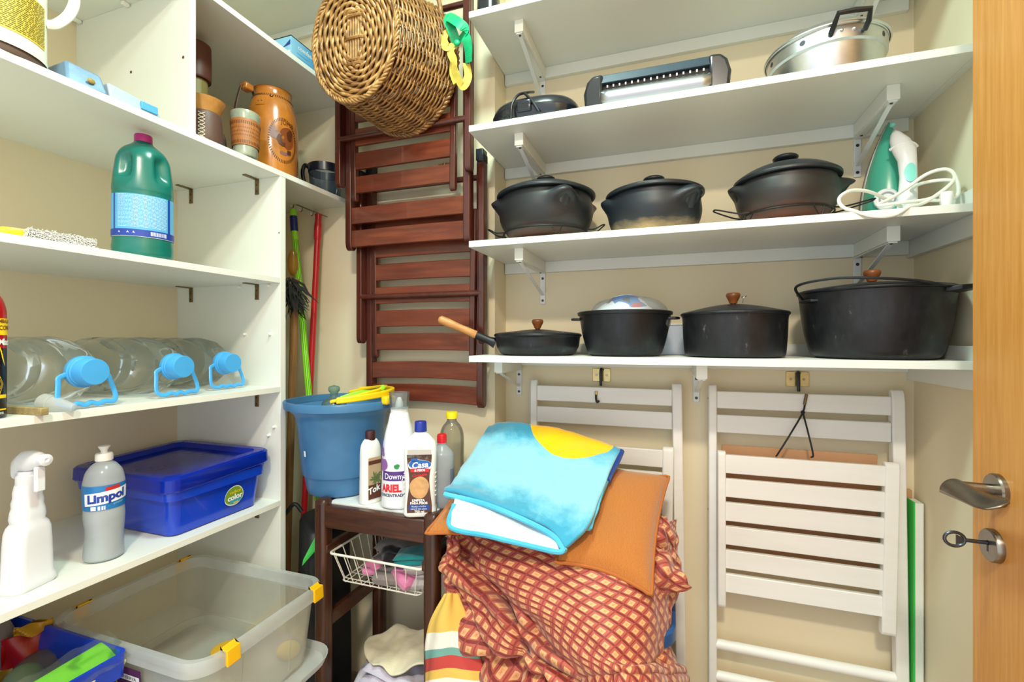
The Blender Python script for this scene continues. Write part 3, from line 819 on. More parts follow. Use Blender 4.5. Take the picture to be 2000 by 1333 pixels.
ribbon('yellow_tail', [R_(892, 84), R_(880, 100, 1.15), R_(886, 118, 1.15), R_(889, 140, 1.16), R_(903, 168, 1.17), R_(914, 150, 1.17), R_(911, 124, 1.17)], .011, m_ry, .8)
ribbon('yellow_tail', [R_(884, 112, 1.16), R_(882, 140, 1.165), R_(889, 163, 1.17)], .007, m_ry, .3)
MB().sphere(R_(892, 84, 1.15), .009, 12, 8, (1, .7, 1)).build('knot', m_rg, rb)

# ------------------------------------------------------------------ clay pots on shelf B
def CLAY(name, dark, mid, lowc, z0, z1):
    """smoked clay: the unsmoked foot shows its own earth colour"""
    m, nt, b = nodes_of(name); setp(b, Roughness=0.45)
    tc = nt.nodes.new('ShaderNodeTexCoord'); sp = nt.nodes.new('ShaderNodeSeparateXYZ'); nt.links.new(tc.outputs['Object'], sp.inputs[0])
    vec = tex_in(nt, (1, 1, 2.5)); f = noise_n(nt, vec, 14, 5, .6)
    ad = nt.nodes.new('ShaderNodeMath'); ad.operation = 'MULTIPLY_ADD'; nt.links.new(f, ad.inputs[0]); ad.inputs[1].default_value = .045; nt.links.new(sp.outputs['Z'], ad.inputs[2])
    mr = nt.nodes.new('ShaderNodeMapRange'); nt.links.new(ad.outputs[0], mr.inputs['Value']); mr.inputs['From Min'].default_value = z0; mr.inputs['From Max'].default_value = z1
    nt.links.new(ramp(nt, mr.outputs[0], [(0, rgb(lowc)), (.5, rgb(mid)), (1, rgb(dark))]), b.inputs['Base Color'])
    bump(nt, b, noise_n(nt, tex_in(nt, (1, 1, 6)), 20, 3), .15, .001)
    return m
m_lid = M('smoked_clay_lid', (30, 36, 43), 0.42, var=.25, vscale=25, bp=.12, bscale=80)
m_wireb = M('black_iron_wire', (26, 26, 27), 0.5, .4)
def clay_pot(label, u, y, R, hb, hr, hl, hk, ears, mat, group='lidded clay pots'):
    x = XY(u, y=y)[0]; z0 = Z(hb); H = hr-hb
    t = thing('clay_pot', label, 'pot', (x, y, z0), group=group)
    prof = smooth_prof([(R*.55, 0), (R*.72, .004), (R*.90, H*.28), (R*.975, H*.55), (R*.965, H*.8), (R*.935, H)], 5)
    def fn(r, a, z):
        e = 0
        for (ea, amp) in ears:
            d = math.atan2(math.sin(a-ea), math.cos(a-ea))
            zz = (z-H*.74-.018*math.exp(-(d/.22)**2))/(H*.13)
            e += 1.35*amp*math.exp(-(d/.24)**2)*math.exp(-zz*zz)
        return ((r+e)*math.cos(a), (r+e)*math.sin(a), z)
    inner = [(R*.90, H), (R*.90, H*.9), (R*.86, H*.3), (R*.5, .012), (0, .012)]
    MB().lathe(prof+inner, 72, (x, y, z0), fn=fn).build('pot_body', mat, t, sharp=60)
    dl = hl-hr
    lid = MB().lathe(smooth_prof([(R*.90, .001), (R*1.015, .001), (R*1.03, .005), (R*1.0, .011), (R*.76, dl*.62), (R*.45, dl*.9), (R*.15, dl), (0, dl)], 4), 64, (x, y, Z(hr)+.0005)).build('lid', m_lid, t, sharp=60)
    MB().lathe(smooth_prof([(.016, -.002), (.015, .006), (.026, .013), (.027, .019), (.018, .024), (0, .025)], 4), 32, (x, y, Z(hl)), ).build('knob', m_lid, lid, sharp=60)
    return t, x
def pot_stand(label, x, y, r, zs, rot, handles):
    t = thing('wire_pot_stand', label, 'pot stand', (x, y, zs), group='black wire pot stands')
    zt = zs+.034
    MB().tube([(x+r*math.cos(2*PI*k/40), y+r*math.sin(2*PI*k/40), zt) for k in range(40)], .0022, 8, closed=True).build('ring', m_wireb, t)
    for k in range(4):
        a = rot+k*PI/2
        c = Vector((x, y, 0)); e = Vector((math.cos(a), math.sin(a), 0)); s = Vector((-e.y, e.x, 0))
        MB().tube([c+e*r+s*.014+UP*zt, c+e*(r+.006)+UP*(zs+.0016), c+e*r-s*.014+UP*zt], .0018, 8).build('foot', m_wireb, t)
    for (a, l) in handles:
        e = Vector((math.cos(a), math.sin(a), 0)); s = Vector((-e.y, e.x, 0)); c = Vector((x, y, zt+.003))
        MB().tube(spline([c+e*(r-.004)+s*.03, c+e*(r+.02)+s*.02+UP*.002, c+e*(r+l)+s*.010+UP*.014, c+e*(r+l+.006)+UP*.016, c+e*(r+l)-s*.010+UP*.014, c+e*(r+.02)-s*.02+UP*.002, c+e*(r-.004)-s*.03], 6), .0019, 8).build('handle', m_wireb, t)
    return t
zB = Z(RS['B'])
m_clay1 = CLAY('smoked_clay_brown', (30, 33, 38), (44, 40, 39), (104, 68, 52), .012, .085)
m_clay2 = CLAY('smoked_clay_pale_foot', (22, 29, 38), (32, 37, 42), (186, 156, 112), .030, .085)
m_clay3 = CLAY('smoked_clay_red_foot', (34, 34, 36), (52, 42, 38), (112, 62, 42), .02, .09)
pt, px_ = clay_pot('wide dark clay pot on a wire stand at the left end of its shelf', 1066, 1.296, .137, .290, .405, .448, .47, [(PI+.35, .020), (-.95, .024), (.6, .02)], m_clay1)
pot_stand('black wire stand under the left clay pot', px_, 1.296, .121, zB, .5, [(PI+.25, .040), (.05, .040)])
pt, px_ = clay_pot('dark clay pot with pale sooty foot between the two pots on stands', 1277, 1.29, .122, .271, .378, .412, .43, [(PI+.25, .018), (-.75, .026), (.8, .02)], m_clay2)
pt, px_ = clay_pot('dark clay pot with reddish foot on a wire stand beside the iron', 1534, 1.285, .112, .287, .383, .428, .44, [(PI+.1, .018), (.05, .030)], m_clay3)
pot_stand('black wire stand under the clay pot beside the iron', px_, 1.285, .099, zB, .5, [(PI+.22, .062), (-.12, .07)])

# ------------------------------------------------------------------ iron
m_teal = M('teal_plastic', (70, 176, 150), 0.25, var=.03, coat=.3); m_teal2 = M('pale_aqua_plastic', (140, 224, 214), 0.3)
m_wpl = M('white_plastic', (232, 234, 236), 0.3, var=.02); m_grey = M('grey_print', (150, 155, 165), .5)
ix_, iy_ = .500, 1.352
ir = thing('clothes_iron', 'teal and white steam iron standing upright by the right wall', 'iron', (ix_, iy_, zB), rotz=-.05)
IM = MW[ir.name]
def iw(z):       # half width of the sole along its length (z up, nose on top)
    t = z/.262
    return .056*(1-max(0, (t-.12)/.88)**1.9) if t > .12 else .050+.006*(t/.12)
zs_ = [.262*i/26 for i in range(27)]
def loft(name, secs, mat, par, **k):
    g = MB(); n = len(secs[0]); vs = [IM @ Vector(p) for s in secs for p in s]
    fs = [tuple(range(n-1, -1, -1)), tuple((len(secs)-1)*n+i for i in range(n))]
    for j in range(len(secs)-1):
        for i in range(n): fs.append((j*n+i, j*n+(i+1) % n, (j+1)*n+(i+1) % n, (j+1)*n+i))
    return g.add(vs, fs).build(name, mat, par, **k)
loft('sole_plate', [[(-iw(z), .030, z), (-iw(z), .022, z), (iw(z), .022, z), (iw(z), .030, z)] for z in zs_], M('dark_sole', (60, 62, 68), .3, .8), ir)
loft('white_skirt', [[(-iw(z)*.99, .0215, z), (-iw(z)*.985, .012, z), (iw(z)*.985, .012, z), (iw(z)*.99, .0215, z)] for z in zs_], m_wpl, ir)
def body_sec(z):
    w = iw(z); t = z/.262; dpt = .052*(1-t**2.2)+.004
    out = []
    for k in range(13):
        a = PI*k/12; out.append((-w*.97*math.cos(a), .0118-dpt*math.sin(a)**.8, z))
    return out
loft('shell', [body_sec(z) for z in zs_], m_teal, ir, sharp=60)
hs = []
for (z, x, y0_, w, d) in ((.004, .012, -.046, .021, .030), (.03, .013, -.058, .020, .030), (.10, .012, -.068, .0165, .024), (.14, .010, -.067, .018, .026), (.165, .007, -.060, .0225, .034), (.195, .004, -.044, .019, .036), (.215, .002, -.030, .011, .026), (.228, .001, -.022, .003, .016)):
    hs.append([(x+w*math.cos(a), y0_+d*.5*math.sin(a), z) for a in [2*PI*k/14 for k in range(14)]])
loft('handle', hs, m_wpl, ir, sharp=60)
hg = lambda x, y: IM @ Vector((.012+x, -.0815+.006*(x/.0165)**2, .108+y))
g = MB(); blob_on(g, hg, 0, 0, .0115, .021, 28); g.build('steam_button', m_teal2, ir)
g = MB().lathe([(.025, 0), (.025, .006), (.021, .009), (0, .009)], 32, mtx=Matrix.Rotation(PI/2, 3, 'X'), c=(0, 0, 0)); g.v = [IM @ (p+Vector((-.020, -.037, .062))) for p in g.v]; g.build('dial', m_wpl, ir)
g = MB().lathe([(.017, 0), (.013, .0006)], 24, mtx=Matrix.Rotation(PI/2, 3, 'X'), c=(0, 0, 0), cap0=False, cap1=False); g.v = [IM @ (p+Vector((-.020, -.0465, .062))) for p in g.v]; g.build('dial_print', m_grey, ir)
g = MB().tube([IM @ Vector(p) for p in spline([(-.018, -.054, .172), (-.006, -.064, .178), (.008, -.066, .181), (.024, -.058, .180), (.034, -.050, .174)], 6)], .0035, 8); g.build('steam_lever', m_wpl, ir)
g = MB().sphere(IM @ Vector((-.001, -.018, .243)), .006, 12, 8); g.build('spray_nozzle', m_teal2, ir)
g = MB().lathe([(.012, 0), (.012, .028)], 16, c=IM @ Vector((-.035, -.03, .002))); g.build('foot_ribs', m_wpl, ir)
m_wcord = M('white_cord', (226, 226, 216), 0.5)
icd = ir
C_ = lambda u, v, y: P(u, v, y=y)
p_ = spline([C_(1770, 408, 1.31), C_(1735, 392, 1.235), C_(1700, 375, 1.20), C_(1662, 372, 1.185), C_(1638, 388, 1.172), C_(1650, 408, 1.155), C_(1700, 423, 1.140), C_(1750, 421, 1.138), C_(1800, 400, 1.165), C_(1850, 366, 1.20), C_(1866, 345, 1.21), C_(1848, 330, 1.22), C_(1810, 340, 1.23), C_(1775, 365, 1.235), C_(1740, 388, 1.22), C_(1712, 402, 1.20), C_(1760, 396, 1.19), C_(1820, 388, 1.20), C_(1858, 360, 1.215), C_(1856, 352, 1.22), C_(1820, 354, 1.235), C_(1786, 364, 1.26), C_(1772, 385, 1.30), C_(1768, 402, 1.32)], 8)
for q in p_: q.z = max(q.z, zB+.0045) if q.y > YFR-.002 else q.z
for _ in range(6): p_ = [p_[0]]+[(p_[i-1]+p_[i]*2+p_[i+1])/4 for i in range(1, len(p_)-1)]+[p_[-1]]
MB().tube(p_, .0036, 10).build('cable', m_wcord, icd)
pl = C_(1880, 392, 1.19)
MB().tube(spline([C_(1866, 345, 1.21), C_(1872, 365, 1.20), C_(1868, 384, 1.19), C_(1840, 391, 1.19), C_(1800, 392, 1.21)], 8), .0036, 10).build('cable', m_wcord, icd)
g = MB(); g.lathe([(.006, 0), (.010, .012), (.012, .03), (.011, .034)], 18, c=(XR-.05, 1.19, zB+.001)); g.build('plug', m_wpl, icd)

# ------------------------------------------------------------------ appliances and steamer on shelf A
zA = Z(RS['A'])
m_app = M('black_appliance_plastic', (24, 28, 36), 0.22, var=.08, coat=.4)
sm = thing('sandwich_maker', 'glossy black sandwich maker with its cord on top', 'sandwich maker', (-.355, 1.27, zA))
def superell(w, d, zlist, c, e=2.8, n=56):
    g = MB(); prof = [(s, z) for s, z in zlist]
    def fn(r, a, z):
        ca, sa = math.cos(a), math.sin(a)
        return (math.copysign(abs(ca)**(2/e), ca)*w*r, math.copysign(abs(sa)**(2/e), sa)*d*r, z)
    return g.lathe(prof, n, c, fn=fn)
superell(.126, .105, [(.80, 0), (.93, .012), (.99, .028), (1.0, .037)], (-.355, 1.27, zA)).build('lower_shell', m_app, sm, sharp=50)
superell(.124, .103, smooth_prof([(1.0, .0385), (.99, .046), (.93, .060), (.80, .070), (.5, .076), (0, .078)], 4), (-.355, 1.27, zA)).build('upper_shell', m_app, sm, sharp=50)
box('latch', (-.385, 1.158, zA+.022), (-.345, 1.172, zA+.052), m_app, sm, bevel=.005, bseg=3)
MB().tube(spline([C_(998, 232, 1.157), C_(1000, 205, 1.155), C_(1012, 186, 1.17), C_(1030, 181, 1.20), C_(1042, 180, 1.25)], 8), .0036, 10).build('cable', m_black_pl, sm)
MB().tube(spline([C_(1024, 182, 1.18), C_(1038, 196, 1.165), C_(1052, 218, 1.158)], 8), .0036, 10).build('cable', m_black_pl, sm)
gr = thing('electric_grill', 'black electric grill with a bright steel tray and row of white dots', 'grill', (-.04, 1.27, zA))
gx0, gx1 = -.205, .128; gy0, gy1 = 1.165, 1.40
g = MB(); g.box((gx0+.02, gy0+.02, zA+.012), (gx1-.02, gy1, zA+.078)); g.build('housing', m_app, gr, bevel=.006)
m_app2 = M('blue_black_panel', (40, 58, 74), 0.4, var=.1, vscale=60)
g = MB(); g.hexa([(gx0+.038, gy0+.001, zA+.060), (gx1-.038, gy0+.001, zA+.060), (gx1-.038, gy0+.03, zA+.062), (gx0+.038, gy0+.03, zA+.062), (gx0+.038, gy0+.010, zA+.085), (gx1-.038, gy0+.010, zA+.085), (gx1-.038, gy0+.03, zA+.086), (gx0+.038, gy0+.03, zA+.086)]); g.build('front_bar', m_app2, gr, bevel=.002)
for s, x in ((-1, gx0), (1, gx1)):
    pts = [(-.0, 0), (.045, 0), (.045, .084), (.018, .082), (.004, .068), (-.004, .04)]
    if s > 0: pts = [(-a_, b_) for a_, b_ in pts]
    mt = Matrix(((1, 0, 0, x), (0, 0, 1, gy0), (0, 1, 0, zA+.001), (0, 0, 0, 1)))
    MB().prism(pts, gy1-gy0, mt).build('end_cap', m_app, gr, bevel=.008, bseg=3)
    box('foot', (x-.012 if s < 0 else x-.02, gy0+.03, zA), (x+.02 if s < 0 else x+.012, gy0+.06, zA+.010), m_black_pl, gr, bevel=.003)
m_steel = M('polished_steel', (176, 176, 180), 0.36, 1.0, var=.04)
superell(.133, .02, [(1, 0), (1.0, .001)], (0, 0, 0))
g = MB()
def trayfn(a, b): return ((gx0+gx1)/2+(a-.5)*.255, gy0+.006-.010*math.sin(PI*b), zA+.006+.040*b)
g.grid(trayfn, 12, 8); g.build('steel_tray', m_steel, gr, solid=.002)
box('slot', (gx0+.04, gy0+.012, zA+.046), (gx1-.04, gy0+.02, zA+.061), M('slot_black', (8, 8, 10), .6), gr)
for i in range(16):
    x = gx0+.055+i*(gx1-gx0-.11)/15
    box('white_stud', (x-.0018, gy0+.0085, zA+.052), (x+.0018, gy0+.0125, zA+.058), m_wpl, gr)

m_alu = M('brushed_aluminium', (206, 209, 212), 0.34, 1.0, var=.04, vscale=60)
ax, ay, AR = .345, 1.285, .122
al = thing('aluminium_steamer', 'low wide aluminium pan with lid and black loop handles', 'pan', (ax, ay, zA))
MB().lathe([(AR*.90, 0), (AR*.925, .004), (AR*.93, .062), (AR*.935, .064), (AR*.98, .067), (AR*.985, .094), (AR*1.0, .096)], 72, (ax, ay, zA), cap1=False).build('pan_body', m_alu, al, sharp=40)
lid = MB().lathe(smooth_prof([(AR*1.01, .095), (AR*1.035, .097), (AR*1.03, .101), (AR*.98, .106), (AR*.8, .122), (AR*.45, .132), (0, .135)], 4), 72, (ax, ay, zA), cap0=False).build('lid', m_alu, al, sharp=40)
MB().lathe([(.012, 0), (.010, .006), (.017, .010), (.015, .018), (0, .019)], 24, (ax, ay, zA+.134)).build('lid_knob', m_black_pl, lid)
for aa in (-PI/2+.10, PI/2+.10):
    e = Vector((math.cos(aa), math.sin(aa), 0)); s = Vector((-e.y, e.x, 0)); c = Vector((ax, ay, zA+.082))
    MB().tube([c+e*AR*.97+s*.032-UP*.004, c+e*(AR+.012)+s*.032+UP*.004, c+e*(AR+.026)+s*.029+UP*.020, c+e*(AR+.027)+UP*.021, c+e*(AR+.026)-s*.029+UP*.020, c+e*(AR+.012)-s*.032+UP*.004, c+e*AR*.97-s*.032-UP*.004], .0055, 10).build('loop_handle', m_black_pl, al)
    for q in (-.012, .012):
        MB().sphere(c+e*AR*.985+s*q, .0035, 10, 8).build('rivet', m_alu, al)
for k in range(5):
    a = -PI+.25+k*.72; e = Vector((math.cos(a), math.sin(a), 0)); c = Vector((ax, ay, zA+.081))
    if abs(a+PI/2-.1) < .32: continue
    s = Vector((-e.y, e.x, 0)); r = AR*.9835
    MB().add([c+e*r+(s*math.cos(b)+UP*math.sin(b))*.006 for b in [2*PI*i/14 for i in range(14)]], [tuple(range(14))]).build('steam_hole', M('steam_hole_dark', (60, 62, 66), .5, .5), al)
# dark thing at the end of the top shelf
g = superell(.03, .03, smooth_prof([(.9, 0), (1, .006), (.95, .06), (.7, .09), (0, .1)], 3), (-.475, 1.19, Z(RS['T'])))
bkx = thing('black_gadget', 'dark rounded gadget at the left end of the top wall shelf', 'gadget', (-.475, 1.19, Z(RS['T'])))
g.build('shell', m_app, bkx, sharp=50); box('foot', (-.50, 1.165, Z(RS['T'])), (-.45, 1.175, Z(RS['T'])+.006), M('maroon_foot', (110, 30, 50), .5), bkx)

# ------------------------------------------------------------------ cast iron on shelf C
zC = Z(RS['C'])
def IRON(name, base, patch, amt=.62):
    m, nt, b = nodes_of(name); setp(b, Roughness=0.42, Metallic=0.25)
    vec = tex_in(nt); f = noise_n(nt, vec, 16, 6, .65); f2 = noise_n(nt, tex_in(nt, (1, 1, .3)), 60, 4, .7)
    mu = nt.nodes.new('ShaderNodeMath'); mu.operation = 'MULTIPLY'; nt.links.new(f, mu.inputs[0]); nt.links.new(f2, mu.inputs[1])
    nt.links.new(ramp(nt, mu.outputs[0], [(.2, rgb(base)), (.36, rgb(tuple(min(255, int(c*1.35)+4) for c in base))), (amt, rgb(patch))]), b.inputs['Base Color'])
    bump(nt, b, noise_n(nt, vec, 140, 3), .18, .0008)
    return m
m_iron = IRON('cast_iron', (19, 22, 27), (92, 94, 98)); m_iron2 = IRON('scuffed_cast_iron', (23, 24, 28), (124, 122, 120), .52)
m_knobw = WOOD('turned_knob_wood', (94, 52, 26), (156, 92, 46), 'x', 9, .35, 3, .05)
m_handw = WOOD('pan_handle_wood', (176, 116, 60), (214, 156, 92), 'x', 8, .4, 8, .06)
def iron_pot(label, u, y, R, hr, base_f, knob=True, dome=.02, mat=m_iron, lid=True, round_f=.16):
    x = XY(u, y=y)[0]; H = hr-RS['C']
    t = thing('iron_pot', label, 'pot', (x, y, zC), group='black cast-iron pots on the lowest shelf')
    Rb = R*base_f
    prof = smooth_prof([(Rb*.86, 0), (Rb*.97, H*round_f*.3), (Rb*1.03, H*round_f), (R*.5+Rb*.5+.001, H*.5), (R*.97, H*.9), (R*.985, H)], 5)
    prof = [(0, .0)]+prof+[(R*.93, H), (R*.92, H*.6), (Rb*.9, H*.15), (0, .01)]
    MB().lathe(prof, 72, (x, y, zC), cap0=False).build('pot_body', mat, t, sharp=50)
    if lid:
        l = MB().lathe(smooth_prof([(R*.95, -.003), (R*1.0, -.002), (R*1.0, .004), (R*.9, .008), (R*.5, dome*.75), (.02, dome), (0, dome)], 4), 64, (x, y, Z(hr)+.003)).build('lid', m_iron, t, sharp=50)
        if knob:
            MB().lathe([(.007, 0), (.007, .006)], 16, (x, y, Z(hr)+dome)).build('knob_stem', m_black_pl, l)
            MB().lathe(smooth_prof([(.009, 0), (.011, .006), (.016, .016), (.0165, .022), (.013, .026), (0, .0265)], 4), 28, (x, y, Z(hr)+dome+.006)).build('knob', m_knobw, l, sharp=60)
    return t, x, y
def tab(par, x, y, z, R, a, l, w, mat=m_iron, up=0.0, th=.006):
    e = Vector((math.cos(a), math.sin(a), 0)); s = Vector((-e.y, e.x, 0)); c = Vector((x, y, z))
    g = MB(); pts = [(R-.004, -w), (R+l*.7, -w*.8), (R+l, -w*.3), (R+l, w*.3), (R+l*.7, w*.8), (R-.004, w)]
    vs = [c+e*p+s*q+UP*(up*(p-R)) for p, q in pts]+[c+e*p+s*q+UP*(th+up*(p-R)) for p, q in pts]; n = 6
    g.add(vs, [tuple(range(n-1, -1, -1)), tuple(range(n, 2*n))]+[(i, (i+1) % n, n+(i+1) % n, n+i) for i in range(n)])
    return g.build('ear', mat, par, bevel=.002)
# skillet
t, x, y = iron_pot('low black iron skillet with wooden handle and lid', 1050, 1.283, .124, .012, .88, True, .018, round_f=.30)
hp0 = Vector((x, y, Z(.0)))+Vector((-.118, -.030, -.006)); hp2 = P(857, 623, y=1.20); hd_ = (hp2-hp0)
MB().tube([hp0, hp0+hd_*.12, hp0+hd_*.34], .012, 12, radii=[.016, .011, .0115]).build('handle_socket', m_iron, t)
MB().tube([hp0+hd_*q for q in (.33, .36, .6, .85, .97, 1.0)], .01, 16, radii=[.0105, .0115, .0105, .0125, .0118, .007]).build('handle_grip', m_handw, t)
# open pot with a bag inside
t, x, y = iron_pot('black iron pot holding a plastic-wrapped bag, next to the skillet', 1219, 1.283, .122, .070, .80, lid=False)
g = MB().lathe([(.119, .0), (.124, .001), (.125, .008), (.122, .010), (.112, .010), (.110, .002)], 64, (x, y, Z(.068)), cap0=False, cap1=False); g.build('rim_ring', m_iron, t)
for a in (PI+.12, .12-.25): tab(t, x, y, Z(.056), .120, a, .022, .028)
m_bagw = CLEAR('clear_bag_film', (236, 240, 244), .22, .22, .35)
bgz = Z(.078)
bb = thing('wrapped_bag', 'white printed bag wrapped in clear film on top of an iron pot', 'bag', (x, y, Z(.03)))
m_bagp, nt, b_ = nodes_of('printed_bag'); setp(b_, Roughness=.35)
vec = tex_in(nt); vo = nt.nodes.new('ShaderNodeTexVoronoi'); vo.inputs['Scale'].default_value = 42; nt.links.new(vec, vo.inputs['Vector'])
sp = nt.nodes.new('ShaderNodeSeparateColor'); nt.links.new(vo.outputs['Color'], sp.inputs[0])
nt.links.new(ramp(nt, sp.outputs[0], [(0, rgb((20, 110, 190))), (.35, rgb((238, 240, 242))), (.55, rgb((30, 34, 44))), (.72, rgb((186, 40, 48))), (.85, rgb((224, 226, 232)))], 'CONSTANT'), b_.inputs['Base Color'])
m_bagwhite = M('bag_white', (228, 232, 236), .35, bp=.2, bscale=50)
crumple(Vector((x, y, Z(.052))), (.092, .088, .060), 5, .12, 2.5).build('bag', m_bagwhite, bb, sharp=30)
crumple(Vector((x+.004, y-.002, Z(.068))), (.066, .070, .056), 8, .08, 2.5).build('print', m_bagp, bb, sharp=30)
crumple(Vector((x, y, Z(.055))), (.104, .098, .070), 2, .22, 4.2).build('film', m_bagw, bb, sharp=25)
# pot with wooden knob
t, x, y = iron_pot('black iron pot with lid and wooden knob, left of the big cauldron', 1432, 1.287, .124, .063, .90, True, .026, m_iron2, round_f=.08)
MB().tube(spline([(x+.018, y-.004, Z(.11)), (x+.030, y-.006, Z(.112)), (x+.022, y-.008, Z(.108)), (x+.020, y-.006, Z(.095))], 5), .0011, 6).build('wire_twist', m_nickel, t)
# cauldron
t, x, y = iron_pot('big black iron cauldron with wire bail and wooden knob', 1703, 1.270, .1465, .108, .84, True, .022, m_iron2, round_f=.22)
tab(t, x, y, Z(.088), .140, PI+.30, .016, .030); tab(t, x, y, Z(.098), .138, -.76, .038, .028, up=.12, th=.010)
b0 = Vector((x-.146, y-.030, Z(.098))); b9 = Vector((x+.118, y-.085, Z(.112)))
MB().tube(spline([b0+Vector((.012, .004, -.006)), b0, P(1556, 560, y=1.19), P(1620, 545, y=1.15), P(1700, 543, y=1.125), P(1790, 548, y=1.125), P(1840, 556, y=1.13), b9], 8), .0030, 8).build('bail', m_iron, t)
# pale metal tray leaning on the wall
tr = thing('metal_tray', 'pale metal tray leaning on the wall behind the iron pots', 'tray', (.03, 1.42, zC))
mt_tray = M('pale_tin', (196, 204, 210), .35, .6)
g = MB(); g.box((-.16, 1.4285, zC), (.20, 1.4315, zC+.088)); g.build('tray_base', mt_tray, tr, bevel=.001)
MB().tube([(-.16, 1.4275, zC+.088), (.20, 1.4275, zC+.088)], .0022, 8).build('tray_rim', mt_tray, tr)
# ------------------------------------------------------------------ helpers for moulded boxes and bottles
def rrect(w, d, r, n=6, c=(0, 0), rot=0.0):
    pts = []
    for (sx, sy, a) in ((1, 1, 0), (-1, 1, PI/2), (-1, -1, PI), (1, -1, 3*PI/2)):
        for k in range(n+1):
            q = a+PI/2*k/n
            x, y = sx*(w/2-r)+r*math.cos(q), sy*(d/2-r)+r*math.sin(q)
            pts.append((c[0]+x*math.cos(rot)-y*math.sin(rot), c[1]+x*math.sin(rot)+y*math.cos(rot)))
    return pts
def loftw(mb, secs, cap0=True, cap1=True):
    n = len(secs[0]); vs = [Vector(p) for s in secs for p in s]; fs = []
    if cap0: fs.append(tuple(range(n-1, -1, -1)))
    if cap1: fs.append(tuple((len(secs)-1)*n+i for i in range(n)))
    for j in range(len(secs)-1):
        for i in range(n): fs.append((j*n+i, j*n+(i+1) % n, (j+1)*n+(i+1) % n, (j+1)*n+i))
    return mb.add(vs, fs)
def rsec(w, d, r, z, c, rot=0.0, n=6, wave=None):
    return [(x, y, z+(wave(x, y) if wave else 0)) for x, y in rrect(w, d, r, n, c, rot)]
def tub(name, mat, par, c, z0, secs, rot=0.0, n=6):
    """open moulded tub from (w, d, r, z) sections going up outside then down inside"""
    g = MB(); loftw(g, [rsec(w, d, r, z0+z, c, rot, n) for (w, d, r, z) in secs]); return g.build(name, mat, par, sharp=40)
zS = {k: Z(h) for k, h in LS.items()}

# ------------------------------------------------------------------ green bleach bottle, shelf 2
m_gb = M('green_bottle_plastic', (8, 108, 98), 0.25, var=.06, coat=.2); m_mag = M('magenta_cap', (170, 34, 122), 0.4)
gbx, gby = -1.112, .712; z0 = zS[2]
gb = thing('bleach_bottle', 'green jug bottle with magenta cap and blue label', 'bottle', (gbx, gby, z0))
gh = towards_cam(gbx, gby)
GW, GD = .055, .043
gprof = smooth_prof([(.88, 0), (.97, .006), (1.0, .016), (.985, .05), (.985, .135), (1.0, .150), (.97, .175), (.92, .200), (.86, .222), (.70, .240), (.45, .252), (.33, .258), (.30, .262)], 5)
def gfn(r, a, z):
    e = 0
    for s in (-1, 1):
        d = math.atan2(math.sin(a-s*.75), math.cos(a-s*.75))
        e -= .30*math.exp(-(d/.30)**4)*math.exp(-((z-.198)/.026)**4)
    if z < .05: e += .012*math.exp(-((z-.026-.004*math.sin(2*a))/.005)**2)
    return (GD*(r+e)*math.cos(a), GW*(r+e)*math.sin(a), z)
MB().lathe(gprof, 84, (gbx, gby, z0), fn=gfn, rotz=gh).build('jug', m_gb, gb, sharp=60)
MB().lathe([(.0165, 0), (.0165, .015), (.0155, .017), (0, .017)], 32, (gbx, gby, z0+.2605)).build('cap', m_mag, gb)
m_lblue = M('sky_blue_label', (88, 172, 222), 0.35, var=.04); m_dblue = M('deep_blue_print', (28, 62, 160), .4); m_wprint = M('white_print', (238, 242, 246), .5)
lf = cyl_fn((gbx, gby, z0), GW, 0, 0, off=.0006)
def glab(x, y):
    a = x/.052; q = Vector(((GD*.985+.0008)*math.cos(a), (GW*.985+.0008)*math.sin(a), y)); return Vector((gbx, gby, z0))+Matrix.Rotation(gh, 3, 'Z') @ q
def glab2(x, y):
    a = x/.052; q = Vector(((GD*.985+.0014)*math.cos(a), (GW*.985+.0014)*math.sin(a), y)); return Vector((gbx, gby, z0))+Matrix.Rotation(gh, 3, 'Z') @ q
g = MB(); rect_on(g, glab, -.088, .088, .045, .136, 40, 2); lb = g.build('label', m_lblue, gb)
g = MB(); rect_on(g, glab2, -.088, .088, .045, .060, 40, 1); rect_on(g, glab2, .046, .052, .060, .136, 2, 2); rect_on(g, glab2, -.058, -.054, .060, .136, 2, 2); g.build('blue_band', m_dblue, lb)['kind'] = 'stuff'
g = MB(); rnd = random.Random(2)
for i in range(25):
    y = .133-i*.0028; x = -.046
    while x < .042:
        w = rnd.uniform(.002, .007); rect_on(g, glab2, x, min(x+w, .043), y-.00035, y+.00025, 2, 1); x += w+.0012
rect_on(g, glab2, -.088, .088, .0445, .0455, 40, 1)
for i in range(22):
    x = .012+i*.0014; rect_on(g, lambda a_, b_: glab2(a_, b_)+Vector((.0, 0, 0)), x, x+rnd.uniform(.0004, .0009), .0485, .057, 1, 1)
for x in (-.043, -.026, -.016):
    blob_on(g, glab2, x, .053, .0028, .0028, 3, rot=PI/2)
g.build('small_print', m_wprint, lb, smooth=False)['kind'] = 'stuff'
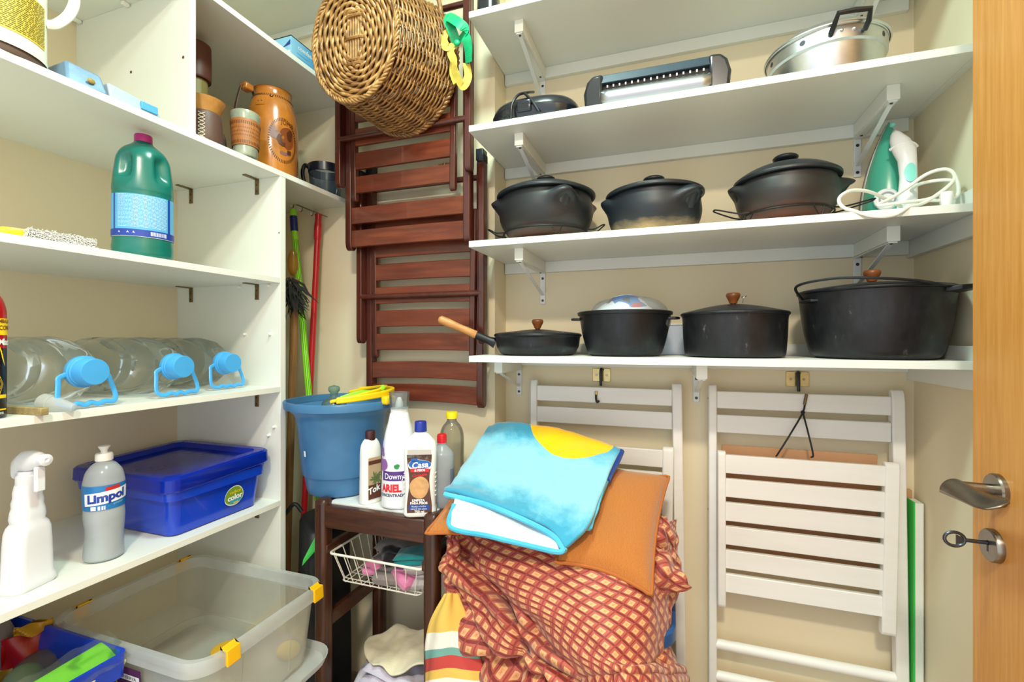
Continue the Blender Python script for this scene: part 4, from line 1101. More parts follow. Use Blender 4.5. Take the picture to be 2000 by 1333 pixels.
# scrubbing brush lying on the same shelf
m_yel = M('yellow_plastic', (244, 206, 40), 0.4); m_brist = M('white_bristle', (240, 240, 238), .8)
b0 = P(60, 467, z=zS[2]+.012); b0 = Vector((-1.085, .468, zS[2])); b1 = Vector((-1.085, .585, zS[2]))
sb = thing('scrub_brush', 'yellow scrubbing brush with white bristles lying on the shelf', 'brush', b0)
superell(.016, .066, [(.9, 0), (1, .004), (1, .012), (.9, .016)], (b0.x, (b0.y+b1.y)/2, b0.z), 3).build('brush_back', m_yel, sb, sharp=50)
g = MB(); rnd = random.Random(9)
g.box((b0.x+.010, b0.y+.024, b0.z+.002), (b0.x+.026, b1.y+.002, b0.z+.014))
for i in range(1100):
    y = rnd.uniform(b0.y+.022, b1.y+.004); z = b0.z+rnd.uniform(.001, .015); x0 = b0.x+.012
    e = Vector((x0+.018+rnd.uniform(-.002, .003), y+rnd.uniform(-.004, .004), max(b0.z+.0008, z+rnd.uniform(-.004, .005))))
    p = Vector((x0, y, z)); g.tube([p, e], .0009, 3)
g.build('bristles', m_brist, sb, smooth=False)['kind'] = 'stuff'

# ------------------------------------------------------------------ water bottles, spray can and scraps on shelf 3
m_pet = CLEAR('clear_pet', (238, 243, 244), .06, .04, .85, (222, 230, 232))
m_cap = M('pale_blue_cap', (72, 166, 232), 0.35, var=.03)
def water_bottle(x, y, yaw, label, zs=zS[3]):
    R = .069
    mtx = Matrix.Translation((x, y, zs+R+.0015)) @ Matrix.Rotation(yaw, 4, 'Z') @ Matrix.Rotation(PI/2, 4, 'Y')   # bottle axis -> +x
    t = thing('water_bottle', label, 'water bottle', mtx=Matrix.Translation((x, y, zs)), group='big water bottles lying on the shelf')
    prof = [(.0, -.325), (.045, -.327), (.062, -.322), (.068, -.308)]
    for zz in (-.30, -.215): prof += [(R, zz), (R, zz+.030), (R-.0020, zz+.036), (R-.0020, zz+.040), (R, zz+.046)]
    prof += [(R, -.115), (R-.004, -.098), (R*.86, -.075), (R*.62, -.048), (R*.42, -.034), (.024, -.028), (.0225, -.012)]
    def fn(r, a, z):
        k = 1+(.022*math.cos(14*a) if -.105 < z < -.04 else .010*math.cos(6*a+z*18))
        return (r*k*math.cos(a), r*k*math.sin(a), z)
    g = MB().lathe(prof, 72, fn=fn, cap0=False, cap1=False); g.v = [mtx @ p for p in g.v]; g.build('bottle_shell', m_pet, t, sharp=50)
    g = MB().lathe([(.030, -.022), (.031, -.020), (.031, -.013), (.0285, -.012), (.0285, -.009), (.0265, -.008), (.0255, .014), (.024, .017), (0, .0175)], 48); g.v = [mtx @ p for p in g.v]
    cp = g.build('cap', m_cap, t, sharp=40)
    # carrying handle: local -> hangs down (bottle local +x is world -z)
    hz = -.016
    path = [(.004, -.030), (.010, -.042), (.020, -.044), (.050, -.049), (.060, -.044), (.063, -.030), (.059, -.018), (.0635, -.008), (.0595, .004), (.0635, .014), (.060, .028), (.0615, .042), (.050, .048), (.020, .043), (.010, .041), (.004, .030)]
    pts = [mtx @ Vector((a, b, hz+.015*(a/.06))) for a, b in path]
    MB().tube(spline(pts, 4), .0030, 8, flat=1.6).build('carry_handle', m_cap, t)
    return t
water_bottle(-1.065, .585, .05, 'empty water bottle lying nearest the red spray can')
water_bottle(-1.085, .772, .02, 'empty water bottle lying in the middle of three')
water_bottle(-1.130, .938, .0, 'empty water bottle lying against the side panel')
# red and black spray can at the left edge
m_can = M('red_can', (190, 22, 26), .25, .3, coat=.3); m_canb = M('black_can', (16, 14, 20), .25, .2, coat=.3); m_yl = M('yellow_print', (250, 214, 20), .4); m_brown = M('brown_print', (110, 44, 20), .5)
scx, scy = -1.086, .4475
R = .0265; sc_ = thing('spray_can', 'red and black insect spray can at the left edge', 'spray can', (scx, scy, zS[3]))
ch = towards_cam(scx, scy)
MB().lathe([(R-.001, 0), (R, .003), (R, .118)], 48, (scx, scy, zS[3])).build('can_body', m_canb, sc_)
MB().lathe(smooth_prof([(R, .1182), (R, .165), (R-.001, .185), (R-.006, .203), (.013, .214), (.012, .22), (0, .221)], 4), 48, (scx, scy, zS[3])).build('can_top', m_can, sc_)
cf = cyl_fn((scx, scy, zS[3]), R, ch, 0, off=.0005); cf2 = cyl_fn((scx, scy, zS[3]), R, ch, 0, off=.0010)
g = MB(); rect_on(g, cf, -.04, .04, .140, .168, 24, 2); yb = g.build('yellow_band', m_yl, sc_)
text_on('lettering', 'EMBALAGEM', .0085, m_brown, yb, cf2, bold=.0002, at=(.013, .163), sx=.8, align='LEFT')
text_on('lettering', 'ECONÔMICA', .0105, m_brown, yb, cf2, bold=.0002, at=(.013, .152), sx=.8, align='LEFT')
text_on('lettering', 'Mata', .015, m_wprint, sc_, cf2, bold=.0006, at=(.015, .128), align='LEFT')
g = MB()
bolt = [(.008, .132), (.016, .112), (.014, .110), (.021, .088), (.015, .104), (.017, .107), (.010, .128)]
g.add([cf2(x+.006, y) for x, y in bolt], [(0, 1, 6), (1, 2, 5, 6), (2, 3, 4, 5)])
for i in range(12):
    a = -1.2+i*.22; c = (.024, .058); g.add([cf2(c[0], c[1]), cf2(c[0]+.022*math.cos(a+PI), c[1]+.022*math.sin(a+PI)), cf2(c[0]+.022*math.cos(a+PI+.05), c[1]+.022*math.sin(a+PI+.05))], [(0, 1, 2)])
rect_on(g, cf2, .012, .03, .034, .040, 4, 1); rect_on(g, cf2, .012, .03, .014, .0165, 4, 1)
g.build('yellow_print', m_yl, sc_, smooth=False)['kind'] = 'stuff'
text_on('lettering', '300', .006, m_wprint, sc_, cf2, at=(.020, .009))
# wooden stick and white nozzle
m_bat = WOOD('grey_batten', (134, 116, 74), (176, 156, 108), 'y', 9, .6, 12)
g = MB(); g.bar((-1.195, .490, zS[3]+.0065), (-1.036, .503, zS[3]+.0065), .013, .012, side=(0, 0, 1))
tag(g.build('wooden_stick', m_bat, bevel=.0012), 'short flat wooden stick lying on the shelf edge', 'stick')
nz = thing('nozzle_cap', 'translucent white nozzle cap lying beside the wooden stick', 'cap', (-1.08, .54, zS[3]))
m_milk = CLEAR('milky_plastic', (236, 238, 236), .62, .3, .5, (236, 238, 236))
mt = Matrix.Translation((-1.094, .529, zS[3]+.0165)) @ Matrix.Rotation(.30, 4, 'Z') @ Matrix.Rotation(-.16, 4, 'Y').inverted() @ Matrix.Rotation(PI/2, 4, 'Y')
g = MB().lathe([(.014, -.002), (.0165, 0), (.0165, .016), (.0150, .020), (.0145, .026), (.0075, .056), (.006, .060), (.004, .061)], 32, cap0=False); g.v = [mt @ p for p in g.v]; g.build('cone', m_milk, nz)
g = MB().lathe([(.0165, .0165), (.0175, .017), (.0175, .019), (.016, .0195)], 32, cap0=False, cap1=False); g.v = [mt @ p for p in g.v]; g.build('collar', m_milk, nz)

# ------------------------------------------------------------------ shelf 4: spray bottle, detergent, blue box
z4 = zS[4]
m_wb = M('white_hdpe', (226, 228, 236), .35, var=.02)
sx_, sy_ = -1.122, .520
sp_ = thing('spray_bottle', 'plain white trigger spray bottle standing at the shelf front', 'spray bottle', (sx_, sy_, z4))
rz = .25        # wide side turned a little away
def bsecs(lst, c, rot, zb): return [rsec(w, d, r, zb+z, c, rot, 5) for (w, d, r, z) in lst]
g = MB(); loftw(g, bsecs([(.070, .044, .014, 0), (.076, .050, .016, .005), (.074, .048, .016, .014), (.070, .044, .016, .022), (.066, .044, .016, .08), (.062, .044, .016, .105), (.058, .042, .018, .115), (.048, .038, .018, .122), (.052, .038, .018, .130), (.049, .036, .017, .142), (.045, .034, .0165, .150), (.046, .034, .0165, .158), (.041, .032, .0155, .168), (.042, .032, .0155, .176), (.036, .030, .0145, .190)], (sx_, sy_), rz+PI/2, z4)); g.build('flask', m_wb, sp_, sharp=40, bevel=0)
MB().lathe([(.0155, .188), (.0165, .190), (.0165, .205), (.014, .208), (.014, .214)], 32, (sx_, sy_, z4)).build('collar', m_wb, sp_)
nd = Vector((math.cos(.10), math.sin(.10), 0)); sd = Vector((-nd.y, nd.x, 0)); hc = Vector((sx_, sy_, z4))
g = MB(); secs = []
for (a, zlo, zhi, w) in ((-.030, .196, .222, .008), (-.022, .206, .240, .0125), (-.008, .210, .250, .014), (.012, .214, .252, .0135), (.028, .222, .250, .012), (.036, .226, .246, .010)):
    secs.append([tuple(hc+nd*a+sd*(w*math.cos(q))+UP*((zlo+zhi)/2+(zhi-zlo)/2*math.sin(q))) for q in [2*PI*k/16 for k in range(16)]])
loftw(g, secs); g.build('spray_head', m_wb, sp_, sharp=60)
g = MB(); loftw(g, [[tuple(hc+nd*(.030+b)+sd*q+UP*z) for (b, q) in ((-.004, -.008), (.004, -.007), (.004, .007), (-.004, .008))] for (z, b) in ((.224, 0), (.205, .004), (.190, .002), (.182, .008), (.178, .010))for b in (b,)]); g.build('trigger', m_wb, sp_, bevel=.002)
g = MB().lathe([(.0105, 0), (.0105, .010), (.004, .012), (0, .010)], 20); mt = Matrix.Translation(hc+nd*.036+UP*.236) @ nd.to_track_quat('Z', 'Y').to_matrix().to_4x4(); g.v = [mt @ p for p in g.v]; g.build('nozzle', m_wb, sp_)
# detergent
m_det = CLEAR('detergent_flask', (240, 244, 246), .62, .18, .4, (226, 232, 236)); m_liq = CLEAR('detergent_liquid', (232, 236, 238), .92, .25, .2, (212, 220, 224))
lx, ly = -1.122, .642; lh = towards_cam(lx, ly)
lp = thing('detergent_bottle', 'clear dish detergent bottle with a blue Limpol label', 'bottle', (lx, ly, z4)); L(lp, 'clear dish detergent bottle with blue and white label')
LP = smooth_prof([(.026, 0), (.0325, .004), (.0335, .012), (.0315, .05), (.0340, .09), (.0330, .112), (.0340, .122), (.0345, .155), (.0335, .165), (.0295, .182), (.0200, .196), (.0135, .201), (.0130, .206)], 4)
lpr = interp(LP)
def tw(r, a, z): 
    k = 1+.035*math.cos(3*a+z*45)*math.exp(-((z-.06)/.035)**2); return (r*k*math.cos(a), r*k*math.sin(a), z)
MB().lathe(LP, 56, (lx, ly, z4), fn=tw).build('flask', m_det, lp, sharp=60)
MB().lathe([(max(0, r-.0016), z+.001) for r, z in LP if z < .135], 40, (lx, ly, z4), fn=tw).build('liquid', m_liq, lp, sharp=60)
m_cw = M('white_cap_plastic', (236, 238, 238), .4)
cpp = MB().lathe([(.0150, .204), (.0150, .216), (.013, .219), (.006, .2195), (.0055, .224), (.010, .232), (.0098, .2335), (0, .2335)], 32, (lx, ly, z4)).build('push_cap', m_cw, lp, sharp=40)
dl = cyl_fn((lx, ly, z4), .0345, lh, 0, .0009, rz=lpr); dl2 = cyl_fn((lx, ly, z4), .0345, lh, 0, .0015, rz=lpr); dl3 = cyl_fn((lx, ly, z4), .0345, lh, 0, .0019, rz=lpr)
g = MB(); rect_on(g, dl, -.054, .054, .108, .158, 30, 4); lab = g.build('label', M('blue_label', (34, 118, 186), .35), lp)
def skew(fn, x0, x1, y0, y1, k, n=16):
    g.grid(lambda a, b: fn(x0+(x1-x0)*a, y0+(y1-y0)*b+k*(x0+(x1-x0)*a)), n, 3)
g = MB(); skew(dl2, -.034, .046, .121, .146, .10); g.build('white_panel', m_wprint, lab)
text_on('lettering', 'Limpol', .0235, m_dblue, lab, lambda x, y: dl3(x, y+.10*x), bold=.0011, at=(.004, .1335), sx=.98)
g = MB(); skew(dl2, .002, .026, .146, .154, .10, 8); g.build('red_flash', M('red_print', (186, 40, 44), .4), lab)
text_on('lettering', 'cristal', .0075, M('pale_blue_print', (150, 210, 240), .4), lab, lambda x, y: dl2(x, y+.10*x), at=(.024, .1165))
g = MB()
for i, (x, w) in enumerate(((-.022, .009), (-.010, .004), (-.004, .003), (.0, .002))): rect_on(g, dl2, x, x+w, .109, .117, 2, 1)
g.build('small_print', m_wprint, lab)['kind'] = 'stuff'

# blue box with loose lid
def BLUEP(name, c, o=1): return M(name, c, .22, var=.04, coat=.3)
m_blue = BLUEP('royal_blue_plastic', (14, 62, 196))
m_blue2 = CLEAR('royal_blue_lid', (60, 110, 240), .80, .16, .6, (14, 56, 204))
bbx0, bbx1, bby0, bby1 = -1.405, -1.062, .735, 1.005
bc = ((bbx0+bbx1)/2, (bby0+bby1)/2); BW, BD = bbx1-bbx0, bby1-bby0
bxx = thing('storage_box', 'blue plastic box with a warped blue lid beside the side panel', 'box', (bc[0], bc[1], z4))
tub('box_body', m_blue, bxx, bc, z4, [(BW-.05, BD-.045, .02, 0), (BW-.04, BD-.035, .022, .004), (BW-.02, BD-.02, .024, .085), (BW-.004, BD-.004, .026, .087), (BW, BD, .026, .112), (BW-.012, BD-.012, .024, .112), (BW-.028, BD-.028, .022, .084), (BW-.055, BD-.05, .02, .006)])
wv = lambda x, y: .004*math.sin((y-bby0)/BD*PI*1.2+.4)+.022*max(0, (y-bby0)/BD-.25)
g = MB(); loftw(g, [rsec(w, d, r, z4+z, bc, 0, 6, wv) for (w, d, r, z) in ((BW+.008, BD+.008, .028, .106), (BW+.014, BD+.014, .028, .110), (BW+.012, BD+.012, .028, .136), (BW+.002, BD+.002, .026, .141), (BW-.040, BD-.035, .022, .141), (BW-.050, BD-.045, .02, .128), (BW-.08, BD-.07, .02, .127))], cap0=False); g.build('lid', m_blue2, bxx, sharp=40)
# patch of other contents showing in the gap, and the sticker
g = MB(); blob_on(g, plane_fn((bc[0], bc[1], z4+.095), (1, 0, 0), (0, 1, 0)), .04, -.02, .09, .05, 20, .1); g.build('contents', M('dark_red_cloth', (110, 24, 30), .8), bxx)
sf = plane_fn((bbx1-.0115, .905, z4+.052), (0, 1, 0), (.09, 0, 1), .0022); sf2 = plane_fn((bbx1-.0115, .905, z4+.052), (0, 1, 0), (.09, 0, 1), .0030); sf3 = plane_fn((bbx1-.0115, .905, z4+.052), (0, 1, 0), (.09, 0, 1), .0036)
g = MB(); blob_on(g, sf, 0, 0, .0265, .0265, 32, .03, 3); st = g.build('sticker', M('white_sticker', (230, 236, 230), .4), bxx)
g = MB(); blob_on(g, sf2, -.001, .001, .0250, .0235, 32, .03, 3); g.build('green_badge', M('olive_green_print', (116, 150, 44), .4), st)
g = MB(); blob_on(g, sf3, .004, -.013, .0165, .0075, 24, .05, 3, rot=.1); g.build('teal_badge', M('teal_print', (60, 160, 176), .4), st)
sf4 = plane_fn((bbx1-.0115, .905, z4+.052), (0, 1, 0), (.09, 0, 1), .0042)
text_on('lettering', 'radical', .0125, m_yl, st, sf4, at=(.001, .011), rot=.06)
text_on('lettering', 'color', .0195, m_wprint, st, sf4, bold=.0007, at=(.001, -.003), rot=.06)
text_on('lettering', 'caixa', .007, m_yl, st, sf4, bold=.0002, at=(.004, -.017), rot=.06)

# ------------------------------------------------------------------ clear box with yellow clips on shelf 5
z5 = zS[5]
m_cl = CLEAR('frosted_clear_box', (250, 250, 246), .22, .22, .45, (244, 244, 238)); m_cl2 = CLEAR('frosted_clear_rim', (248, 250, 250), .46, .3, .45, (240, 244, 244))
cw, cdp = .455, .338; cc = (-1.080, .812); zl = z5+.02
lidb = thing('loose_box_lid', 'shallow clear plastic lid lying under the clear storage box', 'tray', (cc[0], cc[1], z5))  # clear box lid, lying loose beneath the box
tub('lid_tray', m_cl2, lidb, (cc[0]+.014, cc[1]), z5, [(cw-.02, cdp-.02, .05, .0), (cw+.02, cdp+.02, .055, .003), (cw+.035, cdp+.035, .06, .022), (cw+.03, cdp+.03, .06, .022), (cw+.012, cdp+.012, .05, .006), (cw-.03, cdp-.03, .05, .004)])
cb = thing('clear_storage_box', 'clear plastic storage box with yellow clips jutting out of the shelf', 'box', (cc[0], cc[1], z5+.0075))
zc0 = z5+.0075; CH = .192
tub('box_shell', m_cl, cb, cc, zc0, [(cw-.05, cdp-.05, .04, 0), (cw-.04, cdp-.04, .042, .004), (cw-.008, cdp-.012, .046, CH-.03), (cw-.010, cdp-.014, .046, CH-.028), (cw-.044, cdp-.044, .042, .006)], n=8)
ringw = [(cw-.008, cdp-.012, .046, CH-.032), (cw+.020, cdp+.016, .055, CH-.030), (cw+.022, cdp+.018, .055, CH-.006), (cw+.018, cdp+.014, .055, CH), (cw-.006, cdp-.010, .046, CH-.001), (cw-.008, cdp-.012, .046, CH-.028)]
g = MB(); loftw(g, [rsec(w, d, r, zc0+z, cc, 0, 8) for (w, d, r, z) in ringw], False, False); g.build('rim', m_cl2, cb, sharp=40)
m_yc = M('yellow_clip', (246, 190, 16), .35)
xr = cc[0]+(cw+.022)/2; xl_ = cc[0]-(cw+.022)/2
for yy in (cc[1]-.105, cc[1]+.135):
    for xs, s in ((xr, 1), (xl_, -1)):
        g = MB(); g.prism([(-.014, -.003), (.004, -.003), (.006, -.034), (.004, -.036), (-.001, -.034), (-.002, -.012), (-.014, .001)][::-1], .030, Matrix(((s, 0, 0, xs), (0, 0, 1, yy-.015), (0, 1, 0, zc0+CH+.003), (0, 0, 0, 1))))
        g.build('clip', m_yc, cb, bevel=.002)
g = MB(); g.lathe([(.035, 0), (.036, .003), (.03, .005), (0, .005)], 32, (cc[0]-.02, cc[1]+.095, zc0+.0045)); 
g.build('yellow_disc', M('mustard_disc', (222, 172, 40), .5), cb)
g = MB(); g.sphere((cc[0]+.155, cc[1]+.125, zc0+.022), .03, 20, 12, (1, .9, .6)); 
tag(g.build('yellow_sponge', M('yellow_sponge_foam', (226, 190, 60), .9, bp=.3, bscale=200), None), 'yellow round sponge at the far end of the clear box', 'sponge')
# faint mould lines on the box walls
for yy in (cc[1]-.06, cc[1]+.075):
    MB().tube([(xr-.021, yy, zc0+CH-.035), (xr-.034, yy, zc0+.01)], .0012, 6).build('mould_rib', m_cl2, cb)
# purple printed sticker on the near end
yn = cc[1]-(cdp-.014)/2-.0012
pf = plane_fn((cc[0]+.02, yn-.0006, zc0+.098), (1, 0, 0), (0, -.06, 1), .001)
pf2 = plane_fn((cc[0]+.02, yn-.0006, zc0+.098), (1, 0, 0), (0, -.06, 1), .0018)
g = MB(); rect_on(g, pf, -.045, .045, -.06, .045, 1, 1); ps = g.build('product_sticker', M('purple_sticker', (88, 44, 88), .5), cb)
g = MB(); rect_on(g, pf2, -.045, -.028, -.06, .024, 1, 1); g.build('yellow_strip', m_yl, ps)
g = MB(); rect_on(g, pf2, -.045, .04, .018, .030, 1, 1); g.build('white_strip', m_wprint, ps)
pf3 = plane_fn((cc[0]+.02, yn-.0006, zc0+.098), (1, 0, 0), (0, -.06, 1), .0024)
text_on('lettering', 'E CONSERVA', .0105, m_black_pl, ps, pf3, at=(0, .024))
text_on('lettering', 'K', .016, m_black_pl, ps, pf3, bold=.001, at=(-.0365, -.02)); text_on('lettering', 'P', .016, m_black_pl, ps, pf3, bold=.001, at=(-.0365, .004))
g = MB(); rnd = random.Random(5)
for i in range(7):
    a = (rnd.uniform(-.025, .04), rnd.uniform(-.058, .012)); b = (min(.044, max(-.026, a[0]+rnd.uniform(-.03, .03))), min(.015, max(-.059, a[1]+rnd.uniform(-.02, .02))))
    g.tube([pf2(*a), pf2((a[0]+b[0])/2+.004, (a[1]+b[1])/2+.003), pf2(*b)], .0006, 4)
g.build('line_print', M('lilac_print', (170, 130, 170), .5), ps)['kind'] = 'stuff'

# ------------------------------------------------------------------ blue crate with bags, bottom left
kx0, kx1, ky0, ky1 = -1.415, -1.030, .245, .632
kc = ((kx0+kx1)/2, (ky0+ky1)/2); KW, KD = kx1-kx0, ky1-ky0
kr_ = thing('open_crate', 'open blue plastic crate full of bags at the bottom left', 'crate', (kc[0], kc[1], z5))
tub('crate_body', m_blue, kr_, kc, z5, [(KW-.06, KD-.06, .02, 0), (KW-.03, KD-.03, .02, .15), (KW-.004, KD-.004, .014, .152), (KW, KD, .014, .200), (KW-.012, KD-.012, .012, .200), (KW-.034, KD-.034, .02, .16), (KW-.07, KD-.07, .02, .008)])
m_whitebag = CLEAR('white_carrier_bag', (214, 206, 196), .86, .4, .3, (196, 186, 176)); m_greybag = CLEAR('grey_clear_bag', (224, 220, 210), .55, .2, .6, (178, 170, 156))
bagc = lambda nm, lbl, c, s_, sd_, mt_, amp=.3, fr=2.6: tag(crumple(Vector(c), s_, sd_, amp, fr).build(nm, mt_, sharp=28), lbl, 'bag')
bagc('carrier_bag', 'white carrier bag standing in the crate at the left edge', P(-22, 1275, z=Z(-.665)), (.045, .045, .085), 11, m_whitebag, .25)
bagc('clear_bag', 'crumpled greyish clear bag in the middle of the blue crate', P(75, 1325, z=Z(-.705)), (.038, .042, .034), 12, m_greybag, .7, 4.6)
pk = thing('food_pouch', 'red and yellow pouch with green base standing in the crate', 'pouch', P(62, 1240, z=Z(-.72)))
pm = Matrix.Translation(P(66, 1262, z=Z(-.66))-Vector((0, 0, .062))) @ Matrix.Rotation(1.05, 4, 'Z')
def pouch(g, z0_, z1_, w): 
    g.grid(lambda a, b: pm @ Vector(((a-.5)*w, -.022*math.cos((a-.5)*PI)*(1-.8*b**2)+.006*math.sin(a*9+b*4), z0_+(z1_-z0_)*b)), 14, 6)
    g.grid(lambda a, b: pm @ Vector(((.5-a)*w, .022*math.cos((a-.5)*PI)*(1-.8*b**2)+.006*math.sin(a*9+b*4), z0_+(z1_-z0_)*b)), 14, 6); return g
pouch(MB(), .03, .095, .095).build('red_panel', M('red_pouch', (176, 26, 22), .35), pk)
pouch(MB(), .094, .112, .06).build('yellow_top', M('amber_pouch', (200, 146, 22), .35), pk)
pouch(MB(), -.02, .031, .100).build('yellow_base', M('ochre_pouch', (170, 130, 24), .35), pk)
g = MB(); g.sphere(pm @ Vector((.02, -.03, .016)), .026, 14, 8, (1, .5, .45)); g.build('green_leaf_print', M('dark_green_print', (20, 86, 30), .45), pk)
sp2 = thing('sponge_pack', 'lime green cleaning pad packet in clear film in the crate', 'packet', (-1.06, .52, z5+.16))
pm2 = Matrix.Translation((-1.062, .535, z5+.183)) @ Matrix.Rotation(.12, 4, 'Z') @ Matrix.Rotation(.35, 4, 'Y')
m_lime2 = M('lime_scourer', (120, 210, 20), .6, bp=.3, bscale=150)
def pads(lo, hi, nm, mt_): 
    g = MB(); g.box(lo, hi, pm2); return g.build(nm, mt_, sp2, bevel=.004)
pads((-.035, -.03, .0), (.030, .095, .012), 'pad', m_lime2)
pads((-.030, -.105, -.006), (.032, -.036, .010), 'pad', m_lime2)
pads((.031, -.02, -.004), (.036, .095, .008), 'cream_edge', M('cream_card', (230, 224, 150), .6))
pads((-.036, -.05, -.001), (-.010, -.028, .0125), 'tag', M('ochre_card', (176, 130, 30), .6))
g = MB(); g.grid(lambda a, b: pm2 @ Vector(((a-.5)*.085, -.13+.24*b, .020+.006*noise.noise(Vector((a*5, b*9, 2.0)))+.004*math.sin(b*20+a*7))), 18, 34); g.build('film', CLEAR('crinkled_film', (240, 244, 240), .06, .08, 1.0), sp2, sharp=12)
tag(crumple(P(45, 1335, z=Z(-.66)), (.024, .03, .03), 21, .5, 5).build('green_box', M('pale_green_card', (110, 130, 100), .6), sharp=28), 'pale green crumpled packet in the crate below the lime pads', 'packet')
# ------------------------------------------------------------------ shelf 1: jug, packs, leather ware, blender jars
z1 = zS[1]
m_jugw = M('cream_jug_plastic', (238, 240, 222), .3, var=.02, coat=.3); m_jugy = M('yellow_jug_band', (234, 206, 84), .35, var=.1, vscale=12); m_jugb = M('brown_jug_base', (96, 76, 66), .5)
jx, jy, JR = -1.118, .466, .0735; jh = towards_cam(jx, jy)
jg = thing('thermos_jug', 'cream thermos jug with yellow printed band on the upper left shelf', 'jug', (jx, jy, z1))
MB().lathe([(JR*.95, 0), (JR*.96, .002), (JR*.96, .018)], 56, (jx, jy, z1)).build('base', m_jugb, jg)
MB().lathe(smooth_prof([(JR, .012), (JR, .02), (JR*.985, .04), (JR*.985, .18), (JR*.95, .22), (JR*.7, .25), (JR*.6, .27), (0, .275)], 4), 64, (jx, jy, z1), cap0=False).build('jug_body', m_jugw, jg, sharp=60)
jf = cyl_fn((jx, jy, z1), JR*.985, jh, 0, .0008); jf2 = cyl_fn((jx, jy, z1), JR*.985, jh, 0, .0015)
g = MB(); g.grid(lambda a, b: jf(-.16+.245*a, .036+(.085+.018*(1-a)-.01*a)*b), 40, 4); jb = g.build('printed_band', m_jugy, jg)
g = MB(); rnd = random.Random(7)
for i in range(22):
    y = .040+i*.0033; x = .006
    while x < .082:
        w = rnd.uniform(.003, .010); rect_on(g, jf2, x, min(.083, x+w), y-.0006, y+.0006, 2, 1); x += w+.0014
g.build('recipe_print', M('olive_print', (96, 100, 40), .5), jb, smooth=False)['kind'] = 'stuff'
g = MB(); rect_on(g, jf2, -.004, .004, .055, .115, 2, 2); g.build('leaf_print', M('leaf_print_green', (150, 160, 90), .5), jb)
hdir = Vector((math.cos(jh+1.35), math.sin(jh+1.35), 0)); jc = Vector((jx, jy, z1))
MB().tube(spline([jc+hdir*JR*.97+UP*.092, jc+hdir*(JR+.012)+UP*.098, jc+hdir*(JR+.030)+UP*.125, jc+hdir*(JR+.036)+UP*.16, jc+hdir*(JR+.02)+UP*.20, jc+hdir*JR*.9+UP*.21], 7), .0055, 10, flat=1.5).build('jug_handle', m_jugw, jg)
# flat blue and white pack
m_pack = M('blue_film_pack', (104, 138, 172), .3, var=.2, vscale=25); m_packw = M('white_film_pack', (168, 188, 204), .3)
pkx = thing('flat_pack', 'flat pale blue wrapped pack lying beside the thermos jug', 'packet', (-1.115, .66, z1))
g = MB(); g.hexa([(-1.17, .552, z1+.001), (-1.065, .550, z1+.001), (-1.055, .612, z1+.001), (-1.16, .62, z1+.001), (-1.15, .556, z1+.044), (-1.082, .556, z1+.048), (-1.068, .605, z1+.040), (-1.145, .615, z1+.040)]); g.build('wrap', m_pack, pkx, bevel=.004)
g = MB(); g.hexa([(-1.17, .622, z1+.001), (-1.056, .615, z1+.001), (-1.056, .715, z1+.001), (-1.15, .72, z1+.001), (-1.15, .625, z1+.036), (-1.070, .618, z1+.036), (-1.064, .705, z1+.026), (-1.135, .715, z1+.028)]); g.build('wrap_end', m_packw, pkx, bevel=.004)
g = MB(); g.box((-1.0600, .672, z1+.006), (-1.0545, .705, z1+.022)); g.build('blue_mark', m_lblue, pkx, bevel=.001)
g = MB(); g.sphere((-1.0600, .585, z1+.018), .007, 12, 8, (.3, 1, .7)); g.build('emblem', M('ochre_print', (150, 130, 60), .5), pkx)
# leather and wooden drinking ware
m_lea = M('brown_leather', (92, 66, 58), .5, var=.12, vscale=20, bp=.15, bscale=120); m_woodcup = WOOD('turned_cup_wood', (168, 112, 52), (204, 150, 80), 'z', 9, .4, 4, .05)
m_thread = M('pale_lacing', (216, 206, 186), .7)
cx_, cy_ = -1.105, .850
cu = thing('wooden_cup', 'wooden cup in a laced brown leather sleeve beside the divider', 'cup', (cx_, cy_, z1))
MB().lathe(smooth_prof([(.030, 0), (.037, .012), (.036, .05), (.032, .078), (.034, .088), (.044, .112), (.0445, .114), (.040, .113), (.030, .09), (0, .08)], 4), 48, (cx_, cy_, z1)).build('cup', m_woodcup, cu, sharp=60)
MB().lathe(smooth_prof([(.033, .001), (.0395, .012), (.0390, .05), (.0365, .076), (.0345, .082)], 4), 48, (cx_, cy_, z1), cap0=False, cap1=False).build('leather_sleeve', m_lea, cu, solid=.001)
lf_ = cyl_fn((cx_, cy_, z1), .0405, towards_cam(cx_, cy_)-.15, 0, .0004)
for i in range(7):
    for s in (-1, 1):
        MB().tube([lf_(-.007*s, .010+i*.009), lf_(.007*s, .018+i*.009)], .0010, 5).build('lacing', m_thread, cu)
tcx, tcy = -1.215, .912
tc_ = thing('bamboo_bottle', 'tall bamboo bottle with brown leather top behind the wooden cup', 'bottle', (tcx, tcy, z1))
MB().lathe(smooth_prof([(.03, 0), (.031, .01), (.027, .12), (.026, .22)], 4), 32, (tcx, tcy, z1)).build('bamboo', WOOD('bamboo', (120, 108, 60), (156, 140, 86), 'z', 7, .5), tc_)
MB().lathe(smooth_prof([(.030, .222), (.034, .226), (.034, .30), (.030, .318), (0, .322)], 4), 32, (tcx, tcy, z1)).build('leather_top', M('maroon_leather', (92, 50, 40), .5), tc_, sharp=60)
gx_, gy_ = -1.165, .918
go = thing('gourd_cup', 'round silvery grey gourd cup between the two leather cups', 'cup', (gx_, gy_, z1))
MB().lathe(smooth_prof([(.018, 0), (.028, .012), (.033, .040), (.030, .068), (.020, .084), (.018, .09), (.015, .09), (.015, .06), (0, .05)], 4), 40, (gx_, gy_, z1)).build('gourd', M('silver_gourd', (120, 116, 118), .35, .5, var=.3, vscale=30), go, sharp=60)
